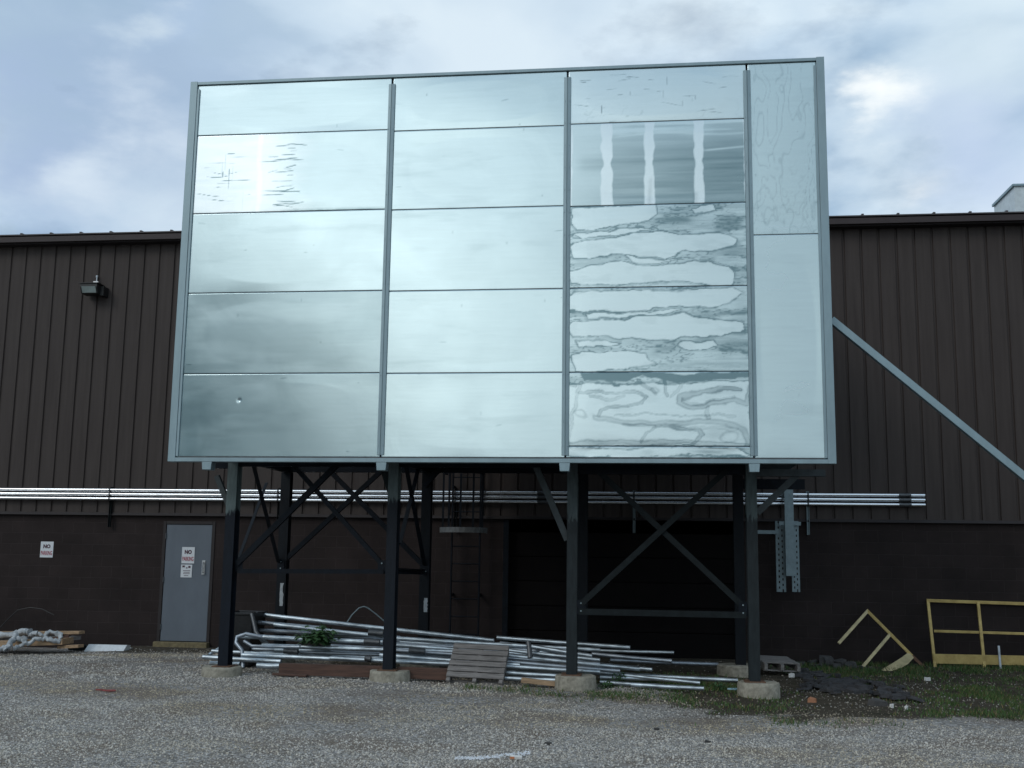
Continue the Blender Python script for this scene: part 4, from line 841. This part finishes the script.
# ------------------------------------------------------------------ tube pile
tubes_done = 0
def tube(u0, v0, Y0, u1, v1, Y1, r=.032, mt='tube', label=None):
    a, c = P(u0, v0, Y0), P(u1, v1, Y1)
    a.z = max(a.z, ground(a.x, a.y) + r * .9); r *= .88; c.z = max(c.z, ground(c.x, c.y) + r * .9)
    d = (c - a); mid = a + d * .5; mid.z -= .004
    b = MB(); n = 12; b.tube([a, mid, c], r, n, caps=False)
    dd = d.normalized(); b.tube([c, mid, a], r * .88, n, caps=False)
    # rims closing the wall between outer and inner skin
    b2 = len(b.v)
    b.build('metal_tube', M[mt], label=label or 'plain silver tube lying among the others in the long pile', cat='tube', group='loose metal tubes in the pile', fix=False)
T = [
 (256, 614, 16.7, 494, 640.5, 16.4, .036, 'tube', 'topmost silver tube at the left end of the pile'),
 (497, 637.5, 16.5, 630, 647.5, 16.3, .034, 'tube', 'topmost silver tube right of the leaning pallet'),
 (249, 621.5, 16.5, 322, 628, 16.5, .034, 'tube2', None),
 (274, 624.5, 16.35, 400, 638, 16.3, .034, 'tube', None),
 (240, 636, 15.9, 383, 642.5, 15.9, .040, 'tube', None),
 (262, 645.5, 15.8, 470, 652, 15.8, .034, 'tube', None),
 (203, 657, 15.6, 281, 661.5, 15.5, .036, 'tube', 'silver tube poking out left beyond the leftmost post'),
 (257, 665.3, 15.35, 279.5, 666, 15.35, .042, 'tube', 'short bright tube end beside the brown timber'),
 (210, 663, 15.7, 240, 664, 15.7, .036, 'tube', None),
 (212, 651, 15.9, 300, 655, 15.8, .03, 'tube', None),
 (209, 655, 16.0, 226, 644, 16.2, .03, 'tube', 'short tube tilted upward left of the leftmost post'),
 (242, 655, 15.6, 452, 663, 15.55, .036, 'tube', None), (300, 652, 15.9, 560, 660, 15.9, .030, 'tube2', None),
 (330, 658, 15.4, 455, 664, 15.4, .030, 'tube', None), (290, 656, 15.7, 500, 666, 15.6, .028, 'tube', None),
 (275, 650, 16.0, 330, 651, 16.0, .036, 'tube', None), (310, 640, 16.2, 560, 652, 16.1, .034, 'tube2', None),
 (390, 638, 16.2, 600, 650, 16.1, .034, 'tube', None), (396, 645, 15.9, 540, 655, 15.9, .034, 'tube', None),
 (392, 650, 15.7, 600, 664, 15.7, .030, 'tube2', None), (380, 655, 15.6, 520, 665, 15.5, .034, 'tube', None),
 (250, 630, 16.6, 390, 636, 16.6, .036, 'tube2', None), (230, 648, 16.3, 380, 654, 16.3, .034, 'tube2', None),
 (500, 643, 16.2, 568, 651, 16.1, .032, 'tube', None), (532, 646.5, 16.0, 592, 656, 15.9, .036, 'tube', None),
 (505, 650, 15.9, 600, 660, 15.8, .030, 'tube', None), (503, 655, 15.7, 640, 669, 15.7, .034, 'tube', None),
 (500, 661, 15.6, 620, 671, 15.6, .034, 'tube2', None), (503, 666, 15.5, 600, 672, 15.5, .036, 'tube', None),
 (500, 672, 15.35, 560, 676, 15.3, .034, 'tube', None), (505, 678, 15.2, 556, 680, 15.15, .032, 'tube', None),
 (584, 650, 16.6, 674, 652.5, 16.5, .026, 'tube', 'thin straight tube ending at the right in front of the black recess'),
 (592, 654, 16.3, 672, 661, 16.1, .034, 'tube2', 'dull grey tube sticking out right just below the thin straight one'),
 (540, 652, 16.0, 592, 664, 15.9, .030, 'tube', None), (579, 662.5, 16.0, 652, 669.5, 15.8, .032, 'tube', None),
 (560, 668, 15.8, 700, 683, 15.6, .030, 'tube', None), (610, 660, 17.2, 718, 664.5, 17.6, .034, 'tube2', 'dull tube lying farthest to the right behind the grass'),
 (598, 673, 16.0, 738, 680.5, 15.8, .034, 'tube', 'silver tube reaching to the rightmost front footing'),
 (600, 677, 15.7, 664, 679, 15.7, .034, 'tube', None), (600, 682, 15.5, 664, 686, 15.4, .030, 'tube', None),
 (631, 684.5, 15.2, 704, 688.5, 15.1, .034, 'tube', 'short tube lying on the grass between the two right footings'),
 (330, 646, 16.4, 560, 657, 16.3, .034, 'tube2', None), (410, 662, 15.6, 560, 671, 15.6, .034, 'tube', None), (300, 633, 16.75, 450, 645, 16.7, .036, 'tube2', None),
 (400, 642, 16.5, 568, 654, 16.5, .034, 'tube', None), (260, 653, 16.1, 420, 660, 16.0, .034, 'tube', None), (440, 660, 15.9, 600, 673, 15.8, .034, 'tube2', None),
]
seen = {}
for t_ in T:
    t_ = list(t_)
    if not t_[8]:
        um, vm = (t_[0] + t_[3]) / 2, (t_[1] + t_[4]) / 2; top = 622 + (um - 250) * .09
        side = 'left of the second front post' if um < 375 else ('around the second front post' if um < 440 else ('behind the leaning pallet' if um < 505 else ('between pallet and third post' if um < 570 else 'right of the third post')))
        hgt = ['topmost', 'high', 'midway', 'low', 'lowest'][min(4, max(0, int((vm - top - 2) / 7.5)))]
        lng = 'long' if t_[3] - t_[0] > 130 else ('short' if t_[3] - t_[0] < 70 else 'medium-length')
        t_[8] = f"{lng} {'grey' if t_[7] == 'tube2' else 'silver'} tube {hgt} in the pile {side}"
    tube(*t_)
# clamped-on pipe couplings and bent rail ends in the pile
def coup(u, v, Y, l=.22, r=.046, lab=''):
    q = P(u, v, Y); MB().tube([(q.x - l / 2, Y, q.z + .006), (q.x - l / 2 + .03, Y, q.z + .005), (q.x + l / 2 - .03, Y, q.z - .005), (q.x + l / 2, Y, q.z - .006)], [r, r * .96, r * .96, r], 12).build('pipe_coupling', M['fitting'], label=lab, cat='coupling', group='pipe couplings in the tube pile')
coup(376, 633, 16.15, lab='dark ribbed coupling near the top of the pile, left of the second post'); coup(372, 642, 15.78, lab='dark coupling just below the ribbed one, left of the second post')
coup(417, 651, 15.6, lab='dark coupling right of the second post'); coup(291, 651, 15.7, .2, lab='dark coupling under the leafy plant'); coup(368, 658.5, 15.35, .08, lab='small dark coupling low in the pile by the second post')
def bent(pts, r, label, mt='fitting'):
    MB().tube([P(*p) for p in pts], r, 10).build('bent_rail_frame', M[mt], label=label, cat='rail frame', group='bent tube frames in the pile')
bent([(252, 614, 16.2), (254, 622, 16.15), (256, 632, 16.1), (262, 640, 16.0), (268, 645, 15.95)], .034, 'upper dark upright of a bent frame at the left end of the pile')
bent([(262, 637, 15.75), (246, 634, 15.72), (237, 637, 15.7), (236, 643, 15.66), (242, 650, 15.62), (243, 660, 15.6), (243, 668, 15.55)], .028, 'lower curled grey frame end beside the leftmost post', 'tube2')
bent([(244, 641, 15.7), (252, 646, 15.68), (266, 646.5, 15.66), (300, 647, 15.62)], .024, 'silver bent frame arm resting under the curled frame end', 'tube2')
bent([(528.5, 642, 15.75), (529.5, 650, 15.7), (530, 658, 15.66)], .034, 'dark upright connector right of the leaning pallet')
# wire hoop behind the pile
MB().tube([P(u, v, 17.0) for (u, v) in ((346, 624), (352, 615), (359, 608), (364, 606.5), (368, 608), (376, 614), (384, 621))], .010, 8).build('wire_hoop', M['strut'], label='thin bent wire arching up behind the tube pile', cat='wire')
# timbers
def timber(u0, v0, u1, v1, Y, h, d, label, mt='wood_brown', nm='timber', grp='timbers under the tubes'):
    a, c = P(u0, v0, Y), P(u1, v1, Y); z0 = min(a.z, c.z) - h * .0
    MB().bar((a.x, Y + d / 2, a.z - h / 2), (c.x, Y + d / 2, c.z - h / 2), h, d, (0, 1, 0)).build(nm, M[mt], bevel=.006, label=label, cat='timber', group=grp)
timber(279, 663.5, 384, 666.5, 15.12, .15, .12, 'dark brown timber in front of the tubes between the first two posts')
timber(397, 667, 451, 669, 15.12, .15, .12, 'brown timber left of the leaning pallet')
timber(521, 678, 556, 682, 15.05, .06, .12, 'short orange-brown board by the third footing', 'wood_tan')
timber(272, 673, 306, 675, 15.02, .03, .1, 'thin brown board lying in front of the timber', 'wood_brown')
# pallets
def pallet(loc, rot, w, l, n, label, group='wooden pallets'):
    o = empty('wooden_pallet', loc, label, 'pallet', group); o.rotation_euler = rot
    for i in range(n):
        y = l * (i + .5) / n - l / 2; bw = l / n * .78
        MB().box((-w / 2 + .004 * math.sin(i * 5), y - bw / 2, .09), (w / 2 + .004 * math.cos(i * 3), y + bw / 2, .108)).build('deck_board', M['wood'], o, local=True, bevel=.003)
    for x in (-w / 2 + .03, 0, w / 2 - .03): MB().box((x - .025, -l / 2 - .05, 0), (x + .025, l / 2, .089)).build('stringer', M['wood'], o, local=True, bevel=.003)
    for y in (-l / 2 + .02, l / 2 - .06): MB().box((-w / 2, y - .04, -.018), (w / 2, y + .04, -.001)).build('bottom_board', M['wood'], o, local=True)
    return o
a = P(478, 645, 15.55); b_ = P(478, 679, 15.02)
mid = (a + b_) / 2; ang = math.atan2(a.z - b_.z, a.y - b_.y); ln = (a - b_).length
pallet((mid.x, mid.y + .05, mid.z - .07), (ang, R(1.5), 0), .76, ln, 6, 'weathered grey pallet leaning against the tube pile')
q = G(778, 672, .05); pallet((q.x, 18.0, ground(q.x, 18.0) + .10), (R(3), R(2), R(8)), .55, .8, 5, 'grey pallet lying flat behind the rightmost footing')
# black tub and sheeting behind the leftmost post
a, c = P(230, 611, 16.5), P(261, 612, 16.5); gz_ = ground(a.x, 16.5)
tb = empty('black_bin', ((a.x + c.x) / 2, 16.5, gz_), 'black plastic bin standing among the tubes behind the leftmost post', 'bin')
w2 = (c.x - a.x) / 2 - .02; cxx = (a.x + c.x) / 2
b = MB(); H_ = a.z - gz_
for (s0, s1, z0, z1) in ((.82, 1.0, gz_ + .01, gz_ + H_ * .96),):
    o_ = [(-1, -1), (1, -1), (1, 1), (-1, 1)]
    lo = [(cxx + x * w2 * s0, 16.5 + y * .3 * s0, z0) for x, y in o_]; hi = [(cxx + x * w2 * s1, 16.5 + y * .3 * s1, z1) for x, y in o_]; ih = [(cxx + x * (w2 * s1 - .02), 16.5 + y * (.3 * s1 - .02), z1) for x, y in o_]; il = [(cxx + x * (w2 * s0 - .02), 16.5 + y * (.3 * s0 - .02), z0 + .03) for x, y in o_]
    V = lo + hi + ih + il; b.add(V, [(3, 2, 1, 0)] + [(i, (i + 1) % 4, 4 + (i + 1) % 4, 4 + i) for i in range(4)] + [(4 + i, 4 + (i + 1) % 4, 8 + (i + 1) % 4, 8 + i) for i in range(4)] + [(8 + i, 8 + (i + 1) % 4, 12 + (i + 1) % 4, 12 + i) for i in range(4)] + [(12, 13, 14, 15)])
b.build('bin_shell', M['black_plastic'], tb, bevel=.01)
MB().tube([(cxx - w2, 16.19, gz_ + H_ * .97), (cxx + w2, 16.19, gz_ + H_ * .97), (cxx + w2, 16.81, gz_ + H_ * .97), (cxx - w2, 16.81, gz_ + H_ * .97), (cxx - w2, 16.2, gz_ + H_ * .97)], .02, 6).build('rim', M['black_plastic'], tb)

# plants
def plant(name, base, spread, height, n, leaf, label, seed, grp=None, stems=6):
    rs = random.Random(seed); o = empty(name, base, label, 'plant', grp); b = MB(); st = MB()
    tips = []
    for i in range(stems):
        a = rs.random() * 6.28; t = Vector((math.cos(a) * spread * rs.uniform(.2, .7), math.sin(a) * spread * .5, height * rs.uniform(.5, 1))); tips.append(t)
        st.tube([(0, 0, -.01), t * .5 + Vector((0, 0, height * .15)), t], [.005, .004, .002], 5)
    for i in range(n):
        t = rs.choice(tips) * rs.uniform(.4, 1.0); c = t + Vector((rs.gauss(0, spread * .3), rs.gauss(0, spread * .2), rs.gauss(0, height * .12))); c.z = max(c.z, .01)
        a = rs.random() * 6.28; d = Vector((math.cos(a), math.sin(a), rs.uniform(-.7, .3))).normalized(); s = d.cross(Vector((0, 0, 1))).normalized(); L_ = leaf * rs.uniform(.6, 1.3)
        m_ = c + d * L_ * .5; up = Vector((0, 0, L_ * .1))
        b.add([c, m_ + s * L_ * .28 - up * 0, c + d * L_ - up * 1.5, m_ - s * L_ * .28, m_ + up], [(0, 1, 4), (1, 2, 4), (2, 3, 4), (3, 0, 4)])
    b.build('leaves', M['leaf'], o, local=True, fix=False); st.build('stems', M['leaf'], o, local=True)
q = P(317, 645, 15.75); plant('leafy_weed', q, .27, .24, 230, .13, 'bushy green weed growing over the tubes at the left', 1)
for k, (u, v, Y, h, s, lab) in enumerate(((583, 668, 15.3, .20, .07, 'small weed beside the third front post'), (618, 674, 15.6, .20, .10, 'small dark weed among the tube ends'), (650, 677, 15.9, .10, .12, 'low weed in the grass between the right footings'), (720, 690, 15.6, .13, .16, 'low clump of weeds left of the rightmost footing'), (606, 685, 15.3, .10, .15, 'low weed right of the third footing'), (322, 632, 16.1, .12, .05, 'thin weed shoot sticking up above the tubes'))):
    q = P(u, v, Y); q.z = max(ground(q.x, q.y), q.z) if k == 5 else ground(q.x, q.y); plant('leafy_weed', q, s, h, 50, .05, lab, 10 + k, 'small weeds')

# ------------------------------------------------------------------ yellow railings
def rail_pt(u, v, vtop=600, vbot=668):
    """the railing leans back: top against the wall, foot half a metre out"""
    t = (v - vtop) / (vbot - vtop); return P(u, v, (YB - .05) - .45 * max(0, min(1.1, t)))
ry = empty('yellow_guard_rail', (P(980, 668, 19.6).x, 19.6, .02), 'long yellow guard rail with a kick board leaning on the wall at the right', 'railing', 'yellow guard rails')
def rb(name, p, q, w, h, parent, mt='yellow'): MB().bar(p, q, w, h, (0, 1, 0)).build(name, M[mt], parent, bevel=.004)
ue = 1150
tb_ = lambda u: 600.5 + (u - 928) * .034
rb('top_rail', rail_pt(926.5, tb_(926.5)), P(ue, tb_(ue), YB - .05), .052, .04, ry)
rb('mid_rail', rail_pt(934, 631), P(ue, 631 + (ue - 934) * .03, YB - .26), .042, .035, ry)
rb('post', rail_pt(928, 602), rail_pt(935.5, 672), .047, .04, ry)
rb('post', rail_pt(978, 602.5), rail_pt(985, 672.5), .047, .04, ry)
rb('post', rail_pt(1030, 604), rail_pt(1036, 674), .047, .04, ry)
rb('post', rail_pt(1082, 606), rail_pt(1087, 676), .047, .04, ry)
p0 = rail_pt(933, 658.5) + Vector((0, -.035, 0)); p1 = P(ue, 658.5 + (ue - 933) * .022, p0.y); rb('kick_board', p0, p1, .155, .012, ry)
q0 = P(998.5, 646, 19.5); MB().bar(q0, P(1001, 674, 19.3), .03, .03, (0, 1, 0)).build('white_stake', M['plastic'], label='thin grey-white stake standing in the grass before the yellow rail', cat='stake')
rz = empty('yellow_guard_rail', (P(880, 668, 19.7).x, 19.7, .02), 'broken tilted yellow rail frame propped on the wall behind the rubble', 'railing', 'yellow guard rails')
Yr = YB - .12
def yp(u, v): t = (v - 611) / 60; return P(u, v, Yr - .5 * t)
rb('rail', yp(838.5, 643.5), yp(868, 610.5), .05, .035, rz, 'yellow_pale')
rb('rail', yp(866.5, 610), yp(912, 656), .05, .035, rz)
rb('rail', yp(912, 656), yp(924, 667), .05, .035, rz, 'rust')
rb('rail', yp(862, 667.5), yp(890, 634.5), .05, .035, rz, 'yellow_pale')
b = MB(); cs = [(909, 652, 914, 657.5), (901, 658, 908, 664), (893, 663, 900, 668.5), (881, 670, 888, 672)]
vs = []
for (ua, va, ub, vb) in cs:
    Ya = lambda v: YB - .35 - .9 * max(0, (v - 650) / 22); A_, B_ = P(ua, va, Ya(va)), P(ub, vb, Ya(vb)); vs += [A_, B_, B_ + Vector((0, .014, 0)), A_ + Vector((0, .014, 0))]
fs = [(3, 2, 1, 0), (12, 13, 14, 15)] + [(4 * i + j, 4 * i + (j + 1) % 4, 4 * i + 4 + (j + 1) % 4, 4 * i + 4 + j) for i in range(3) for j in range(4)]
b.add(vs, fs); b.build('kick_board', M['yellow_pale'], rz)

# ------------------------------------------------------------------ rubble and debris
def chunk(name, x, y, z, sx, sy_, sz, rz_, tilt, mt, seed, label, cat, grp):
    rs = np.random.RandomState(seed); n = rs.randint(5, 8); b = MB(); a = np.sort(rs.rand(n) * 6.28 * .35 + np.arange(n) * 6.28 / n)
    r_ = .7 + .5 * rs.rand(n); lo = [(math.cos(t) * sx * q, math.sin(t) * sy_ * q, 0) for t, q in zip(a, r_)]; hi = [(v[0] * .92, v[1] * .92, sz * (.8 + .4 * rs.rand())) for v in lo]
    b.add(lo + hi, [tuple(range(n))[::-1], tuple(range(n, 2 * n))] + [(i, (i + 1) % n, n + (i + 1) % n, n + i) for i in range(n)])
    Mx = Matrix.Rotation(rz_, 3, 'Z') @ Matrix.Rotation(tilt, 3, 'X'); b.v = [tuple(Mx @ Vector(v)) for v in b.v]; mnz = min(v[2] for v in b.v)
    b.v = [(v[0] + x, v[1] + y, v[2] + z - mnz * .5) for v in b.v]; return b.build(name, M[mt], label=label, cat=cat, group=grp)
rs = np.random.RandomState(5)
for k in range(95):
    t = rs.rand(); u = 800 + 105 * t + rs.randn() * 6; v = 677 + 14 * t + rs.randn() * 4.2
    if v < 668 or v > 702: continue
    q = G(u, v); g0 = ground(q.x, q.y)
    chunk('asphalt_chunk', q.x, q.y, g0 + .025 * rs.rand(), .05 + .12 * rs.rand(), .05 + .1 * rs.rand(), .02 + .03 * rs.rand(), rs.rand() * 3, R(rs.randn() * 8), 'asphalt', k, 'flat dark grey asphalt slab piece in the low heap on the grass', 'asphalt', 'broken asphalt slabs')
rbx = [(800, 662, .20, .12), (812, 660, .18, .14), (826, 659, .22, .22), (840, 660, .2, .18), (852, 663, .14, .12), (818, 668, .16, .10), (795, 667, .15, .08), (835, 667, .18, .12), (861, 665, .07, .09)]
for k, (u, v, s, h) in enumerate(rbx):
    q = P(u, v, 19.5 - .5 * (v - 659) / 9); chunk('rubble_block', q.x, q.y, ground(q.x, q.y) - .02, s * .85, s * .7, h * .7, rs.rand() * 3, R(rs.randn() * 8), 'rubble', 300 + k, ['first', 'fourth', 'sixth', 'eighth', 'ninth', 'third', 'second', 'seventh', 'last'][k] + ' broken grey masonry block from the left in the heap against the wall', 'rubble', 'masonry rubble by the wall')
for (u, v, mt, nm, lab, s) in ((811, 698, 'brick', 'brick', 'orange broken brick on bare soil right of the rightmost footing', .09), (880, 702, 'rubble', 'stone_slab', 'flat tan stone lying in front of the asphalt heap', .16), (792, 677, 'paper', 'white_stone', 'small white stone beside the flat pallet', .07), (927, 678, 'paper', 'grey_stone', 'pale flat stone in the grass below the railings', .06), (907, 707, 'paper', 'pale_stone', 'small pale stone at the front edge of the grass', .035), (892, 705, 'paper', 'pale_stone', 'small pale pebble just left of the other front-edge stone', .03)):
    q = G(u, v); chunk(nm, q.x, q.y, ground(q.x, q.y), s, s * .6, .035 + s * .2, .3, .05, mt, int(u), lab, 'stone' if nm != 'brick' else 'brick', None)
# red scraps and litter
q = G(110, 694.5)
for k, (dx, dy, s, lab) in enumerate(((0, 0, .10, 'larger rusty red scrap on the gravel below the debris heap'), (-.14, .03, .06, 'small red scrap just left of the larger one on the gravel'))):
    chunk('red_scrap', q.x + dx, q.y + dy, ground(q.x + dx, q.y) + .01, s, s * .35, .012, .2, .1, 'red', 40 + k, lab, 'scrap', 'red scraps')
q = G(516, 761); g0 = ground(q.x, q.y)
lt = empty('litter_packet', (q.x, q.y, g0 + .012), 'small crushed white and orange packet on the gravel at the bottom', 'litter')
MB().box((-.05, -.022, 0), (.05, .022, .026)).build('packet', M['paper'], lt, local=True, bevel=.005); MB().box((-.052, -.024, .004), (-.015, -.0225, .022)).build('print', M['orange'], lt, local=True); lt.rotation_euler = (.1, .05, .15)
b = MB(); rs = np.random.RandomState(2)
for k in range(420):
    u = 455 + 75 * rs.rand(); v = 758.5 - 3.5 * (u - 455) / 75 + rs.randn() * 1.1 + (1.5 if u < 500 else 0); p = G(u, v); z = ground(p.x, p.y) + .016; s = .004 + .005 * rs.rand()
    b.add([(p.x - s, p.y - s, z), (p.x + s, p.y - s, z), (p.x, p.y + s * 1.3, z), (p.x, p.y, z + s)], [(0, 1, 3), (1, 2, 3), (2, 0, 3)])
b.build('spilled_powder', M['white'], label='streak of spilled white grit on the gravel by the packet', cat='powder', kind='stuff', fix=False)
for k, (u, v) in enumerate(((657, 729), (548, 745), (708, 743))):
    q = G(u, v); chunk('dark_clod', q.x, q.y, ground(q.x, q.y) + .002, .035, .022, .02, .4 * k, .2, 'rubble', 70 + k, ['dark clod on the gravel below the third footing gap', 'small dark clod low on the gravel near the centre', 'dark twig-like clod on the gravel toward the right'][k], 'clod', 'dark clods on the gravel')
q = P(735, 687, 15.3); chunk('blue_wrapper', q.x, 15.5, ground(q.x, 15.5) + .03, .10, .04, .02, .1, .1, 'blue', 90, 'pale blue wrapper in the weeds left of the rightmost footing', 'litter', None)

# left heap: boards and plastic wrap
YD = 18.3
def board(u0, v0, u1, v1, Y0, Y1, w, h, label, mt):
    MB().bar(P(u0, v0, Y0), P(u1, v1, Y1), h, w, (0, 1, 0)).build('wooden_board', M[mt], bevel=.004, label=label, cat='board', group='boards in the left heap')
board(-40, 633, 82, 632.5, 19.2, 19.0, .18, .05, 'top tan board of the heap at the left edge', 'wood_tan')
board(5, 638, 76, 638, 19.1, 18.9, .3, .07, 'second grey board down in the left heap', 'wood')
board(-30, 645, 68, 641, 18.7, 18.6, .35, .10, 'thick brown board at the bottom of the left heap', 'wood_tan')
board(60, 647, 81, 646, 18.6, 18.4, .12, .05, 'short pale board sticking out at the right of the left heap', 'wood_tan')
board(35, 642, 70, 636, 18.7, 18.8, .12, .05, 'slanting thin board between the others in the left heap', 'wood_brown')
pw = empty('plastic_wrap', (P(25, 640, 18.6).x, 18.6, -.05), 'crumpled greyish white plastic sheeting draped over the left board heap', 'plastic sheet')
def wrap(pts, r, seed):
    rs = np.random.RandomState(seed); pp = []; rr = []
    P3 = [P(*p) for p in pts]
    for i in range(len(P3) - 1):
        for s in range(6): t = s / 6; pp.append(P3[i].lerp(P3[i + 1], t) + Vector(rs.randn(3) * .012)); rr.append(r * (.6 + .35 * rs.rand()))
    b = MB().tube(pp, rr, 9); b.v = [(x, y, z + .008 * math.sin(x * 22 + y * 31)) for x, y, z in b.v]; b.build('fold', M['plastic'], pw, fix=False)
wrap([(-25, 636, 18.9), (10, 635, 18.8), (22, 632, 18.7), (32, 632, 18.7)], .07, 1); wrap([(30, 633, 18.7), (42, 634, 18.7), (55, 632.5, 18.8), (63, 634, 18.7)], .05, 2)
wrap([(16, 633, 18.5), (13, 640, 18.35), (9, 646, 18.2), (4, 650, 18.1)], .06, 3); wrap([(13, 648, 18.2), (24, 645, 18.3), (34, 640, 18.35), (45, 638.5, 18.4), (54, 641, 18.4), (60, 640, 18.45), (62, 635, 18.5)], .045, 4)
wrap([(16, 638, 18.45), (24, 638, 18.4), (23, 641, 18.35)], .06, 5); wrap([(-25, 650, 18.3), (0, 650, 18.2), (6, 647, 18.2)], .05, 6)
MB().tube([P(u, v, 19.9) for (u, v) in ((-20, 640), (0, 628), (8, 619), (18, 610), (30, 607.5), (42, 609), (54, 615))], .009, 8).build('cable', M['cable'], label='black cable curving up the wall above the left heap', cat='cable')
a, c = P(91, 642.5, 19.3), P(129, 646.5, 19.3); g0 = ground(a.x, 19.3)
MB().prism([(19.08, g0 + .0), (19.08, g0 + .02), (19.22, g0 + .12), (19.36, g0 + .11), (19.36, g0 + .0)], a.x, c.x, 'x').build('metal_duct', M['bright_sheet'], label='bright folded sheet metal strip lying by the wall left of the door', cat='metal strip')
q = P(72, 644, 19.4); MB().box((q.x - .02, 19.3, g0 + .0), (a.x - .01, 19.5, g0 + .09)).build('dark_block', M['dark_steel'], bevel=.01, label='low dark block between the board heap and the bright metal strip', cat='block')
q = G(127, 650, g0); MB().box((q.x - .07, q.y - .03, g0), (q.x + .09, q.y + .03, g0 + .045)).build('metal_offcut', M['tube'], bevel=.004, label='tiny silver offcut just below the bright metal strip', cat='metal strip')
